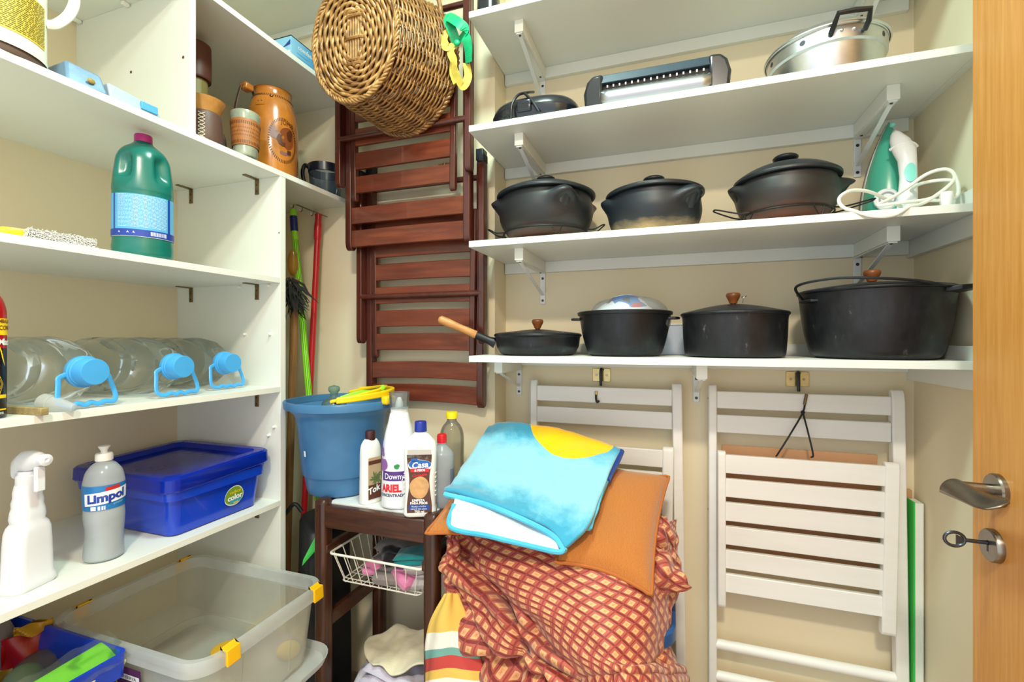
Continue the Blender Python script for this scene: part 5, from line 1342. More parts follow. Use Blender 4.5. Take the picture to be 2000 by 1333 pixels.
# horn cup in openwork leather
m_horn = M('pale_horn', (150, 156, 138), .25, var=.25, vscale=18, coat=.3); m_tan = M('tan_leather', (166, 104, 52), .5, var=.15, vscale=30, bp=.3, bscale=160)
hx, hy = -1.078, .945; hm = Matrix.Translation((hx, hy, z1+.001)) @ Matrix.Rotation(-.10, 4, Vector((.6, .8, 0)))
hn = thing('horn_cup', 'pale horn cup in tan openwork leather leaning on the leather jug', 'cup', (hx, hy, z1))
def hl(prof, nm, mt_, **k):
    g = MB().lathe(prof, 40, **{q: k.pop(q) for q in ('cap0', 'cap1', 'sx', 'sy') if q in k}); g.v = [hm @ p for p in g.v]; return g.build(nm, mt_, hn, sharp=60, **k)
hl(smooth_prof([(.024, .002), (.0285, .006), (.031, .05), (.0345, .098), (.036, .118), (.0345, .118), (.028, .05), (0, .02)], 4), 'horn', m_horn)
hl(smooth_prof([(.0318, .028), (.0325, .033), (.0345, .070), (.0365, .096), (.0360, .099)], 4), 'leather_sleeve', m_tan, cap0=False, cap1=False)
hfr = interp([(.0322, .028), (.0345, .070), (.0365, .099)])
m_dtan = M('dark_tooling', (104, 58, 26), .6)
ang = towards_cam(hx, hy); g = MB()
for i in range(26):
    a = ang-1.6+i*.125
    for (z_, dz) in ((.036, .004), (.088, .004)):
        r = hfr(z_)+.0007; g.add([hm @ Vector((r*math.cos(a+d), r*math.sin(a+d), z_+e)) for d, e in ((-.03, -dz), (.03, -dz), (.03, dz), (-.03, dz))], [(0, 1, 2, 3)])
    for z_ in (.054, .064, .074):
        r = hfr(z_)+.0007; aa = a+(.06 if z_ == .064 else 0); g.add([hm @ Vector((r*math.cos(aa+d), r*math.sin(aa+d), z_+e)) for d, e in ((-.025, 0), (0, -.003), (.025, 0), (0, .003))], [(0, 1, 2, 3)])
g.build('tooling', m_dtan, hn, smooth=False)['kind'] = 'stuff'
# large leather jug with engraved scene
m_honey = M('honey_leather', (182, 112, 42), .22, var=.22, vscale=14, coat=.5); m_engr = M('burnt_engraving', (82, 40, 18), .4); m_engr2 = M('burnt_brown', (124, 62, 26), .4)
ljx, ljy = -1.150, 1.103; ljh = towards_cam(ljx, ljy)
lj = thing('leather_jug', 'honey coloured leather jug engraved with a hut scene', 'jug', (ljx, ljy, z1))
LJ = smooth_prof([(.060, 0), (.066, .004), (.0705, .05), (.0715, .10), (.070, .16), (.0655, .205), (.0585, .232), (.0520, .246), (.0505, .262), (.0520, .268), (.050, .270), (.0, .271)], 5)
MB().lathe(LJ, 72, (ljx, ljy, z1)).build('jug_body', m_honey, lj, sharp=60)
ljr = interp([q for q in LJ if q[1] < .2699]); ef = cyl_fn((ljx, ljy, z1), .071, ljh, 0, .0008, rz=ljr); ef2 = cyl_fn((ljx, ljy, z1), .071, ljh, 0, .0013, rz=ljr)
g = MB()
for i in range(54):
    a = 2*PI*i/54; c = (.030, .108)
    r0, r1 = .052, .060
    q = [(c[0]+r*.72*math.cos(a+d), c[1]+r*1.12*math.sin(a+d)) for r, d in ((r0, -.028), (r1, -.028), (r1, .028), (r0, .028))]
    g.add([ef(*p) for p in q], [(0, 1, 2, 3)])
em = g.build('engraved_ring', m_engr, lj, smooth=False); em['kind'] = 'stuff'
g = MB(); blob_on(g, ef, .040, .118, .024, .030, 26, .08, 6); g.build('hut_engraving', m_engr2, lj)
g = MB(); rect_on(g, ef2, .022, .034, .090, .102, 3, 2); blob_on(g, ef2, .048, .128, .010, .016, 14, .15, 2); blob_on(g, ef2, .018, .108, .008, .014, 14, .2, 5); rect_on(g, ef2, .04, .052, .070, .082, 3, 2); g.build('dark_engraving', m_engr, lj)['kind'] = 'stuff'
g = MB(); blob_on(g, ef, .004, .125, .014, .020, 22, .2, 9); blob_on(g, ef, .034, .070, .014, .006, 16, .2, 4); g.build('violet_shading', M('violet_wash', (126, 88, 84), .4), lj)['kind'] = 'stuff'
text_on('lettering', 'JUMB', .017, m_engr, lj, ef2, at=(.042, .160), rot=-.05)
g = MB(); zst = [(.054+.0008, .243)]
for i in range(36):
    a = ljh-1.5+i*.09; r = ljr(.238)+.0006
    g.tube([(ljx+r*math.cos(a), ljy+r*math.sin(a), z1+.238), (ljx+(r-.003)*math.cos(a+.05), ljy+(r-.003)*math.sin(a+.05), z1+.245)], .0009, 5)
g.build('stitching', m_engr, lj)['kind'] = 'stuff'
sdir = Vector((math.cos(ljh-1.15), math.sin(ljh-1.15), 0)); lc = Vector((ljx, ljy, z1))
def strap(pts, w, mt_, nm, par, side, sol=.002):
    ps = spline(pts, 6); g = MB(); vs = []
    for p in ps: vs += [p-side*w, p+side*w]
    g.add(vs, [(2*i, 2*i+1, 2*i+3, 2*i+2) for i in range(len(ps)-1)]); return g.build(nm, mt_, par, solid=sol, offset=0)
sside = Vector((-sdir.y, sdir.x, 0))
strap([lc+sdir*.052+UP*.243, lc+sdir*.062+UP*.262, lc+sdir*.085+UP*.262, lc+sdir*.094+UP*.24, lc+sdir*.105+UP*.18, lc+sdir*.104+UP*.10, lc+sdir*.085+UP*.04, lc+sdir*.070+UP*.02], .0085, m_lea, 'strap_handle', lj, sside)
box('strap_keeper', tuple(lc+sdir*.074+UP*.248-Vector((.014, .014, 0))), tuple(lc+sdir*.074+UP*.268+Vector((.014, .014, 0))), m_honey, lj, bevel=.004)
rv = ef(-.038, .216)
g = MB(); rect_on(g, cyl_fn((ljx, ljy, z1), .071, ljh, 0, .0016, rz=ljr), -.050, -.024, .205, .226, 5, 3); pt_ = g.build('leather_patch', m_honey, lj)
for x in (-.043, -.032):
    MB().sphere(ef2(x, .217), .0022, 10, 8).build('rivet', m_nickel, pt_)
MB().sphere(ef2(-.004, .236), .0045, 12, 8, (1, 1, .8)).build('rivet', m_nickel, lj)
# blender jars
m_smoke = CLEAR('smoky_clear', (186, 204, 220), .26, .1, .7, (110, 130, 150)); m_dkjar = M('dark_blue_jar_rim', (20, 28, 40), .25, coat=.3)
def blender(x, y, R, H, label, hand):
    t = thing('blender_jar', label, 'jar', (x, y, z1), group='smoky blender jars')
    MB().lathe([(R*.86, 0), (R*.87, .003), (R*.97, H*.72)], 40, (x, y, z1), cap1=False).build('jar_wall', m_smoke, t)
    MB().lathe([(R*.97, H*.72), (R*1.0, H*.74), (R*1.02, H), (R*.98, H), (R*.95, H*.76)], 40, (x, y, z1), cap0=False, cap1=False).build('rim', m_dkjar, t)
    e = Vector((math.cos(hand), math.sin(hand), 0)); c = Vector((x, y, z1))
    MB().tube(spline([c+e*R*.98+UP*H*.95, c+e*(R+.014)+UP*(H*1.06), c+e*(R+.022)+UP*H*.8, c+e*(R+.012)+UP*H*.35, c+e*(R*.9)+UP*H*.15], 6), .0065, 10).build('jar_handle', m_dkjar, t)
    MB().lathe([(R*.5, .004), (R*.5, .012), (0, .014)], 24, (x, y, z1)).build('jar_base', m_dkjar, t)
    return t
blender(-1.098, 1.272, .054, .100, 'smoky blender jar in front beside the dark chair', PI+.35)
blender(-1.222, 1.212, .048, .098, 'smoky blender jar half hidden behind the leather jug', -.2)
# light blue carton on shelf 0
z0_ = zS[0]; m_ctn, nt, b_ = nodes_of('sky_blue_carton'); setp(b_, Roughness=.4)
vec = tex_in(nt); sp = nt.nodes.new('ShaderNodeSeparateXYZ'); nt.links.new(vec, sp.inputs[0])
mr = nt.nodes.new('ShaderNodeMapRange'); nt.links.new(sp.outputs['Y'], mr.inputs['Value']); mr.inputs['From Min'].default_value = -.06; mr.inputs['From Max'].default_value = .06
nt.links.new(ramp(nt, mr.outputs[0], [(0, rgb((150, 208, 240))), (1, rgb((26, 150, 212)))]), b_.inputs['Base Color'])
kx, ky = -1.122, 1.147; KL, KDp, KH = .108, .105, .112
ct = thing('cardboard_box', 'light blue printed box on the shelf left of the wicker basket', 'box', (kx-KDp/2, ky+KL/2, z0_))
box('carton', (kx-KDp, ky, z0_), (kx, ky+KL, z0_+KH), m_ctn, ct, bevel=.001)
box('dark_lid_edge', (kx-KDp, ky-.0006, z0_+KH), (kx+.0006, ky+KL+.0006, z0_+KH+.002), m_black_pl, ct)
cfn = plane_fn((kx, ky+KL/2, z0_+KH/2), (0, 1, 0), (0, 0, 1), .0008)
text_on('lettering', 'comfast', .020, m_wprint, ct, cfn, bold=.0003, at=(.006, .036), sx=1.05)
g = MB()
for i, (y, w) in enumerate(((.016, .05), (.004, .06), (-.006, .055), (-.02, .07), (-.027, .06), (-.034, .065))): rect_on(g, cfn, -.03, -.03+w, y-.0009, y+.0009, 1, 1)
g.build('small_print', m_lblue, ct)['kind'] = 'stuff'
cfx = plane_fn((kx-KDp/2, ky, z0_+KH/2), (1, 0, 0), (0, 0, 1), .0008)
g = MB(); rect_on(g, cfx, -.05, .05, -.05, .012, 1, 1); g.build('white_panel', m_wprint, ct)
g = MB(); g.add([cfx(.05, .045), cfx(.05, .030), cfx(-.02, .018), cfx(.02, .024)], [(0, 3, 2, 1)]); g.build('swoosh', m_dblue, ct)
# ------------------------------------------------------------------ bucket on the trolley
zT = Z(HT)
m_bkt = CLEAR('blue_bucket_plastic', (150, 200, 234), .74, .3, .3, (104, 166, 214)); m_bky = M('yellow_bucket_handle', (246, 206, 20), .35)
kx_, ky_ = -.915, 1.131
bu = thing('bucket', 'blue translucent bucket with yellow handle on the trolley table', 'bucket', (kx_, ky_, zT))
BP = smooth_prof([(.070, .0), (.088, .002), (.096, .012), (.104, .055), (.109, .062), (.116, .13), (.125, .215), (.136, .235), (.148, .246)], 4)
def bfn(r, a, z):
    k = 1.0
    if z > .2:
        d = math.atan2(math.sin(a-(PI+.55)), math.cos(a-(PI+.55))); k += .05*math.exp(-(d/.35)**2)*min(1, (z-.2)/.05)
    return (r*k*math.cos(a), r*k*math.sin(a), z)
MB().lathe([(0, .001)]+BP, 72, (kx_, ky_, zT), fn=bfn, cap0=False, cap1=False).build('bucket_wall', m_bkt, bu, sharp=60, solid=.002)
MB().lathe([(.147, .244), (.152, .244), (.153, .262), (.150, .266), (.145, .265), (.144, .247)], 72, (kx_, ky_, zT), fn=bfn, cap0=False, cap1=False).build('bucket_rim', m_bkt, bu, sharp=60)
bc0 = Vector((kx_, ky_, zT+.268))
def arc(r, a0, a1, z0_, z1_, w, h, nm):
    g = MB(); n = 40; vs = []; fs = []
    for i in range(n+1):
        t = i/n; a = a0+(a1-a0)*t; e = Vector((math.cos(a), math.sin(a), 0)); zz = z0_+(z1_-z0_)*math.sin(PI*t)
        for (dr, dz) in ((-w, 0), (w, 0), (w, h), (-w, h)): vs.append(bc0+e*(r+dr)+UP*(zz+dz))
    for i in range(n):
        for k in range(4): fs.append((i*4+k, i*4+(k+1) % 4, (i+1)*4+(k+1) % 4, (i+1)*4+k))
    fs += [(3, 2, 1, 0), tuple(n*4+k for k in range(4))]
    return g.add(vs, fs).build(nm, m_bky, bu, bevel=.003)
arc(.143, -1.0, 1.9, .000, .010, .006, .017, 'bucket_handle')
arc(.124, -1.15, 2.1, -.002, .024, .0045, .010, 'inner_grip')
box('handle_lug', tuple(bc0+Vector((.146, -.022, -.012))), tuple(bc0+Vector((.168, .022, .012))), m_bky, bu, bevel=.006, bseg=3)
g = MB(); wl = cyl_fn((kx_, ky_, zT), .112, towards_cam(kx_, ky_)-.95, 0, .0035, rz=interp(BP)); rect_on(g, wl, -.004, .004, .118, .134, 2, 2); g.build('paper_scrap', m_wprint, bu)
# things sticking out of the bucket
jar = thing('clear_funnel', 'small clear plastic bottle top sticking out of the bucket', 'bottle', bc0+Vector((-.01, -.02, -.15)))
MB().lathe(smooth_prof([(.030, -.14), (.034, -.06), (.034, -.01), (.020, .006), (.011, .012), (.011, .022), (.016, .030), (.014, .040), (0, .045)], 4), 28, tuple(bc0+Vector((-.005, -.03, -.005)))).build('bottle_shell', CLEAR('greenish_clear', (190, 216, 206), .28, .1, .7), jar, sharp=60)
cl = thing('green_clip', 'bright green clip lying across the bucket rim', 'clip', bc0+Vector((.08, 0, -.02)))
p0 = bc0+Vector((.055, -.075, .004)); p1 = bc0+Vector((.105, .02, .012))
MB().tube(spline([p0, (p0+p1)/2+UP*.008, p1], 6), .006, 10, flat=1.8).build('clip_arm', m_lime, cl)
MB().tube(spline([(p0+p1)/2+UP*.004, p1+Vector((.016, -.012, .012)), p1+Vector((.02, .005, .022))], 6), .005, 10, flat=1.5).build('clip_arm', m_lime, cl)
MB().sphere(p0+Vector((-.005, -.004, -.004)), .014, 14, 10, (1, .8, .6)).build('clip_spring', m_black_pl, cl)

# ------------------------------------------------------------------ bottles on the trolley
m_hd = M('white_bottle', (236, 236, 234), .32, var=.015)
def flat_bottle(name, label, c, w, d, prof, rot, mat, e=2.6, par=None):
    t = thing(name, label, 'bottle', (c[0], c[1], zT))
    def fn(r, a, z):
        ca, sa = math.cos(a), math.sin(a)
        k = interp_w(z) if False else 1
        return (math.copysign(abs(ca)**(2/e), ca)*w*r, math.copysign(abs(sa)**(2/e), sa)*d*min(1, r*1.0+.0), z)
    MB().lathe(prof, 56, (c[0], c[1], zT), fn=fn, rotz=rot).build('flask', mat, t, sharp=60)
    return t
# wax bottle, brown cap, label turned to the right
c = (-.768, 1.062); rot = -.35
t = flat_bottle('floor_wax_bottle', 'white bottle with brown cap nearest the bucket', c, .030, .019, smooth_prof([(.90, 0), (1.0, .004), (1.0, .02), (.96, .10), (.95, .135), (.86, .155), (.62, .168), (.50, .171)], 4), rot+PI/2, m_hd)
MB().lathe([(.0125, .168), (.0135, .170), (.0135, .190), (.0125, .193), (0, .193)], 28, (c[0], c[1], zT)).build('cap', M('dark_brown_cap', (62, 26, 28), .35), t)
lfw = plane_fn(Vector((c[0], c[1], zT+.072))+Matrix.Rotation(rot, 3, 'Z') @ Vector((.0187, 0, 0)), Matrix.Rotation(rot, 3, 'Z') @ Vector((0, 1, 0)), (0, 0, 1), .0012)
lfw2 = lambda x, y: lfw(x, y)+Matrix.Rotation(rot, 3, 'Z') @ Vector((.0006, 0, 0)); lfw3 = lambda x, y: lfw(x, y)+Matrix.Rotation(rot, 3, 'Z') @ Vector((.0012, 0, 0))
g = MB(); rect_on(g, lfw, -.0195, .0195, -.058, .052, 1, 1); lb = g.build('label', M('tan_label', (186, 160, 128), .45), t)
g = MB(); rect_on(g, lfw2, -.0195, .0195, -.058, -.020, 1, 1); rect_on(g, lfw2, -.0195, .0195, .034, .044, 1, 1); g.build('brown_panel', M('brown_label', (92, 48, 36), .45), lb)['kind'] = 'stuff'
g = MB()
for i in range(16):
    a = 2*PI*i/16; r = .013+.005*(i % 3); g.add([lfw3(.004, -.004), lfw3(.004+r*math.cos(a), -.004+r*math.sin(a)), lfw3(.004+r*.7*math.cos(a+.25), -.004+r*.7*math.sin(a+.25))], [(0, 1, 2)])
g.build('leaf_print', M('leaf_green_print', (70, 110, 56), .5), lb, smooth=False)['kind'] = 'stuff'
text_on('lettering', 'Tok', .022, m_wprint, lb, lfw3, bold=.0008, shear=.2, at=(-.004, -.034), rot=.25)
# detergent with measuring cap
c = (-.678, 1.062); dh = towards_cam(*c)
m_dw = M('pearl_white_bottle', (232, 236, 240), .28, var=.02, coat=.2)
t = thing('laundry_bottle', 'tall white laundry bottle with a clear measuring cap', 'bottle', (c[0], c[1], zT))
DPf = smooth_prof([(.80, 0), (.98, .005), (1.0, .02), (.99, .09), (.95, .15), (.82, .19), (.64, .222), (.54, .243), (.50, .247), (.50, .258)], 5)
rot = dh
def dfn(r, a, z):
    e = -.34*math.exp(-((z-.155-.02*math.sin(a))/.050)**4)*math.exp(-(math.atan2(math.sin(a-.15), math.cos(a-.15))/.42)**2)*.45
    return (.036*(r+e)*math.cos(a), .045*(r+e)*math.sin(a), z)
MB().lathe(DPf, 72, (c[0], c[1], zT), fn=dfn, rotz=rot).build('flask', m_dw, t, sharp=60)
MB().lathe(smooth_prof([(.011, .255), (.010, .270), (.005, .285), (0, .287)], 4), 24, (c[0], c[1], zT)).build('pour_spout', m_hd, t)
MB().lathe([(.0235, .258), (.0245, .262), (.0265, .300), (.0255, .300), (.0235, .263), (0, .2615)], 40, (c[0], c[1], zT), cap0=False).build('measuring_cap', CLEAR('clear_cap', (232, 236, 238), .14, .06, .9), t)
def wrapd(off):
    def f(x, y):
        a = x/.042; q = Vector(((.036+off)*math.cos(a), (.045+off)*math.sin(a), y)); return Vector((c[0], c[1], zT))+Matrix.Rotation(rot, 3, 'Z') @ q
    c_ = c; return f
cD = c; d1, d2 = wrapd(.0008), wrapd(.0014)
m_pur = M('purple_print', (84, 44, 132), .4); m_red = M('bright_red_print', (214, 34, 44), .4); m_navyp = M('navy_print', (30, 40, 90), .4)
g = MB(); rect_on(g, d1, -.046, .052, .076, .100, 24, 2); b2 = g.build('purple_band', m_pur, t)
text_on('lettering', 'Downy', .021, m_wprint, b2, d2, at=(-.013, .087), sx=.8, bold=.0002)
text_on('lettering', 'ARIEL', .026, m_red, t, d1, bold=.0014, at=(-.022, .056), sx=.80)
text_on('lettering', 'CONCENTRADO', .0105, m_navyp, t, d1, bold=.0003, at=(-.020, .0385), sx=.9)
g = MB(); blob_on(g, d1, -.006, .113, .007, .006, 18, .1, 2); g.build('green_leaf_print', M('leaf_emblem_green', (40, 140, 70), .4), t)
g = MB(); blob_on(g, d1, -.044, .115, .012, .020, 22, .15, 4); blob_on(g, d1, -.048, .150, .008, .012, 18, .2, 5); g.build('purple_flower', M('violet_flower_print', (146, 96, 170), .45), t)['kind'] = 'stuff'
g = MB(); rect_on(g, d1, -.054, -.046, .148, .182, 3, 2); g.build('blue_tab', m_dblue, t)
# floor cleaner, label towards the room
c = (-.596, 1.030); rot = towards_cam(*c)+PI/2-.12
m_fc = m_hd
t = thing('floor_cleaner', 'white floor cleaner with blue cap and brown Casa label', 'bottle', (c[0], c[1], zT)); L(t, 'white floor cleaner bottle with blue cap and brown printed label')
def csec(z, w, d, r): return rsec(w, d, r, zT+z, c, rot, 6)
g = MB(); loftw(g, [csec(*q) for q in ((0, .066, .038, .012), (.004, .072, .044, .014), (.016, .071, .043, .014), (.022, .067, .041, .014), (.07, .068, .041, .014), (.12, .071, .042, .014), (.150, .072, .042, .014), (.163, .066, .040, .016), (.172, .050, .034, .016), (.180, .034, .030, .0145), (.182, .027, .027, .0132), (.186, .026, .026, .0128))]); g.build('flask', m_fc, t, sharp=40)
MB().lathe([(.0130, .185), (.0140, .186), (.0135, .206), (.0125, .208), (0, .208)], 32, (c[0], c[1], zT)).build('cap', M('royal_blue_cap', (24, 50, 150), .3), t)
fwd = Matrix.Rotation(rot, 3, 'Z') @ Vector((0, 1, 0)); 
if fwd.dot(Vector((-c[0], -c[1], 0))) < 0: fwd = -fwd
exl = UP.cross(fwd).normalized()
def cp(off): return lambda x, y: Vector((c[0], c[1], zT))+fwd*(.0212+off+.0006*math.sin(y*12))+exl*x+UP*y
cq = Vector((c[0], c[1], zT))
def mkcp(off): return (lambda x, y, cq=cq, fwd=fwd, exl=exl: cq+fwd*(.0214+off)+exl*x+UP*y)
k1, k2, k3, k4 = mkcp(.0004), mkcp(.0009), mkcp(.0014), mkcp(.0019)
def clamp_lab(y): return .0245+.0030*math.cos((y-.02)/.12*2*PI)*.9
g = MB(); g.grid(lambda a, b: k1((a-.5)*2*clamp_lab(.010+.128*b), .010+.128*b), 6, 24); lb = g.build('label', M('brown_gloss_label', (86, 50, 34), .4), t)
g = MB(); blob_on(g, k2, 0, .066, .0215, .024, 26, .03, 2); g.build('wood_floor_print', M('tan_floor_print', (206, 158, 104), .4, var=.15, vscale=60), lb)
g = MB(); g.grid(lambda a, b: k1((a-.5)*2*.026, .127+.022*b), 4, 3); g.build('grey_fade', M('grey_label_top', (190, 184, 180), .4), lb)
g = MB(); blob_on(g, k2, .001, .114, .0245, .0145, 26, .06, 7); g.build('white_badge', m_wprint, lb)
g = MB(); blob_on(g, k3, .001, .1165, .0230, .0110, 26, .06, 7); rect_on(g, k3, -.018, -.004, .122, .130, 1, 1); g.build('blue_badge', M('badge_blue', (26, 96, 180), .4), lb)['kind'] = 'stuff'
g = MB(); rect_on(g, k3, -.019, .021, .100, .1075, 1, 1); g.build('red_badge', m_red, lb)
text_on('lettering', 'Casa', .0185, m_wprint, lb, k4, bold=.0005, shear=.2, at=(.001, .115), rot=.08)
text_on('lettering', '& PISOS', .0068, m_wprint, lb, k4, bold=.0003, at=(.001, .1037), rot=.04)
text_on('lettering', 'Carnaúba', .0085, m_red, lb, k3, shear=.3, bold=.0002, at=(.0, .0935), rot=.10)
text_on('lettering', 'LIMPEZA', .0072, m_wprint, lb, k3, bold=.0003, at=(-.002, .0375)); text_on('lettering', 'PARA PISOS', .0072, m_wprint, lb, k3, bold=.0003, at=(-.001, .0315))
g = MB(); rect_on(g, k2, -.0225, .0225, .0165, .0275, 1, 1); g.build('blue_strip', M('strip_blue', (22, 66, 150), .4), lb)
text_on('lettering', 'Realça o brilho', .0052, m_wprint, lb, k3, at=(-.001, .0245)); text_on('lettering', 'natural dos pisos', .0052, m_wprint, lb, k3, at=(-.001, .0192))
text_on('lettering', '750 ml', .0078, m_wprint, lb, k2, bold=.0002, at=(0, .0125))
g = MB()
for z in (.045, .055, .065, .075, .085, .095):
    for s in (-1, 1): g.tube([cq+exl*s*.0345+fwd*.012+UP*z, cq+exl*s*.0345-fwd*.012+UP*(z-.004)], .0012, 6)
g.build('grip_ribs', m_hd, t)['kind'] = 'stuff'
text_on('lettering', 'CÍRCULO', .0042, m_grey, t, k1, at=(0, .153)); t.scale = (1.12, 1.12, 1.12)
# two bottles behind
c = (-.588, 1.19)
t = thing('clear_cleaner_bottle', 'clear bottle with yellow cap behind the floor cleaner', 'bottle', (c[0], c[1], zT))
MB().lathe(smooth_prof([(.030, 0), (.034, .006), (.034, .12), (.034, .165), (.028, .190), (.016, .206), (.0135, .212), (.0135, .218)], 4), 40, (c[0], c[1], zT)).build('flask', CLEAR('clear_flask', (222, 218, 208), .16, .08, .7), t, sharp=60)
MB().lathe([(.0165, .216), (.0165, .232), (.0155, .234), (0, .234)], 32, (c[0], c[1], zT)).build('cap', M('bright_yellow_cap', (246, 216, 20), .35), t)
c = (-.575, 1.105)
t = thing('bleach_flask', 'translucent white flask with red cap behind the floor cleaner', 'bottle', (c[0], c[1], zT))
MB().lathe(smooth_prof([(.026, 0), (.031, .005), (.032, .06), (.031, .125), (.027, .142), (.0135, .158), (.012, .162), (.012, .168)], 4), 40, (c[0], c[1], zT)).build('flask', CLEAR('milky_flask', (226, 230, 236), .66, .25, .4, (220, 224, 232)), t, sharp=60)
MB().lathe([(.0128, .166), (.0128, .184), (.011, .188), (0, .189)], 28, (c[0], c[1], zT)).build('cap', M('red_cap', (206, 22, 36), .35), t)
g = MB(); lf9 = cyl_fn((c[0], c[1], zT), .032, towards_cam(*c)+.9, 0, .0008); rect_on(g, lf9, -.006, .016, .03, .10, 6, 2); g.build('label', M('grey_blue_label', (120, 134, 160), .5), t)

# ------------------------------------------------------------------ textiles
def fabric(name, c1, c2, scale=80, rough=.95, bp=.5):
    m, nt, b = nodes_of(name); setp(b, Roughness=rough); b.inputs['Sheen Weight'].default_value = .3
    b.inputs['Specular IOR Level'].default_value = .15
    vec = tex_in(nt); f = noise_n(nt, vec, 7, 5, .6)
    nt.links.new(ramp(nt, f, [(.3, rgb(c1)), (.7, rgb(c2))]), b.inputs['Base Color'])
    bump(nt, b, noise_n(nt, vec, scale*4, 2), bp, .002)
    return m
def S(rows): return [[P(u, v, y=y) for (u, v, y) in r] for r in rows]
def wrinkle(amp, fr, seed):
    return lambda s, t, p: amp*(noise.noise(p*fr+Vector((seed, 0, 0)))+.5*noise.noise(p*fr*2.2+Vector((0, seed, 0))))
# support under the pile: blue plastic tub
tub_c = (-.195, 1.17)
tt = thing('plastic_tub', 'blue plastic tub peeking out under the right side of the quilt', 'tub', (tub_c[0], tub_c[1], 0))
tub('tub_body', M('tub_blue', (30, 84, 150), .35), tt, tub_c, 0, [(.30, .24, .05, 0), (.32, .26, .05, .01), (.385, .30, .06, .57), (.41, .32, .06, .575), (.41, .32, .06, .60), (.395, .305, .06, .60), (.37, .285, .06, .56), (.30, .24, .05, .02)])

# diamond quilt
mq, nt, b = nodes_of('diamond_brocade'); setp(b, Roughness=.62); b.inputs['Sheen Weight'].default_value = .25
uvn = nt.nodes.new('ShaderNodeTexCoord'); spx = nt.nodes.new('ShaderNodeSeparateXYZ'); nt.links.new(uvn.outputs['UV'], spx.inputs[0])
def mth(op, a, b_=None, c_=None):
    n = nt.nodes.new('ShaderNodeMath'); n.operation = op
    for i, q in enumerate((a, b_, c_)):
        if q is None: continue
        if isinstance(q, (int, float)): n.inputs[i].default_value = q
        else: nt.links.new(q, n.inputs[i])
    return n.outputs[0]
PU, PV = 1/.036, 1/.030
U_ = mth('MULTIPLY', spx.outputs['X'], PU); V_ = mth('MULTIPLY', spx.outputs['Y'], PV)
A_ = mth('FRACT', mth('ADD', mth('ADD', U_, V_), 100.0)); B_ = mth('FRACT', mth('ADD', mth('SUBTRACT', U_, V_), 100.0))
da = mth('ABSOLUTE', mth('SUBTRACT', A_, .55)); db = mth('ABSOLUTE', mth('SUBTRACT', B_, .55))
dm = mth('MAXIMUM', da, db)
def mixc(f, a, b_):
    n = nt.nodes.new('ShaderNodeMix'); n.data_type = 'RGBA'; nt.links.new(f, n.inputs[0])
    for i, q in ((6, a), (7, b_)):
        if isinstance(q, tuple): n.inputs[i].default_value = q
        else: nt.links.new(q, n.inputs[i])
    return n.outputs[2]
fine = noise_n(nt, tex_in(nt, (1, 1, 1), 'UV'), 500, 2)
base = mixc(mth('LESS_THAN', B_, .22), rgb((178, 86, 70)), rgb((122, 36, 34)))
base = mixc(mth('LESS_THAN', A_, .13), base, rgb((148, 54, 46)))
col = mixc(mth('LESS_THAN', dm, .25), base, rgb((220, 170, 116)))
col = mixc(mth('LESS_THAN', dm, .13), col, rgb((216, 152, 106)))
col = mixc(mth('LESS_THAN', dm, .045), col, rgb((204, 120, 90)))
hs_ = nt.nodes.new('ShaderNodeHueSaturation'); nt.links.new(col, hs_.inputs['Color']); nt.links.new(mth('MULTIPLY_ADD', fine, .5, .75), hs_.inputs['Value'])
nt.links.new(hs_.outputs[0], b.inputs['Base Color']); bump(nt, b, fine, .25, .001)
qt = thing('quilt', 'crumpled red and cream diamond patterned quilt heaped under the cushions', 'quilt', (-.22, 1.1, Z(-.9)))
def ridge(s, t, s0, t0, ds, dt, w, amp):
    # distance from a line through (s0,t0) along (ds,dt)
    l = math.hypot(ds, dt); d = ((s-s0)*dt-(t-t0)*ds)/l; return amp*math.exp(-(d/w)**2)
def qdisp(s, t, p):
    r = 0
    for (s0, t0, ds, dt, w, amp) in QR: r += ridge(s, t, s0, t0, ds, dt, w, amp)
    return 1.7*r+.016*noise.noise(p*9)+.010*noise.noise(p*19+Vector((3, 1, 0)))+.006*abs(noise.noise(p*34))
# lower layer (left and below)
rows = [
 [(955, 1050, 1.28), (876, 1048, 1.03), (935, 1035, 1.10), (1050, 1040, 1.06), (1200, 1060, 1.08), (1312, 1050, 1.20), (1305, 1030, 1.30)],
 [(953, 1125, 1.28), (876, 1118, 1.02), (920, 1095, 1.04), (1040, 1110, 1.02), (1200, 1130, 1.03), (1318, 1120, 1.14), (1310, 1110, 1.28)],
 [(955, 1190, 1.26), (888, 1185, 1.02), (940, 1165, .985), (1040, 1185, .975), (1200, 1200, .985), (1300, 1190, 1.08), (1305, 1180, 1.26)],
 [(958, 1262, 1.24), (902, 1258, 1.02), (960, 1240, .95), (1050, 1265, .935), (1200, 1270, .945), (1296, 1255, 1.05), (1300, 1250, 1.24)],
 [(985, 1345, 1.22), (940, 1340, 1.0), (1000, 1325, .93), (1080, 1345, .90), (1210, 1340, .915), (1318, 1325, 1.03), (1320, 1320, 1.22)],
 [(1000, 1470, 1.2), (965, 1480, 1.02), (1020, 1500, .92), (1100, 1510, .89), (1210, 1500, .90), (1330, 1440, 1.02), (1330, 1430, 1.2)],
 [(1000, 1640, 1.2), (975, 1660, 1.02), (1030, 1700, .92), (1100, 1720, .89), (1210, 1700, .90), (1330, 1600, 1.02), (1330, 1600, 1.2)]]
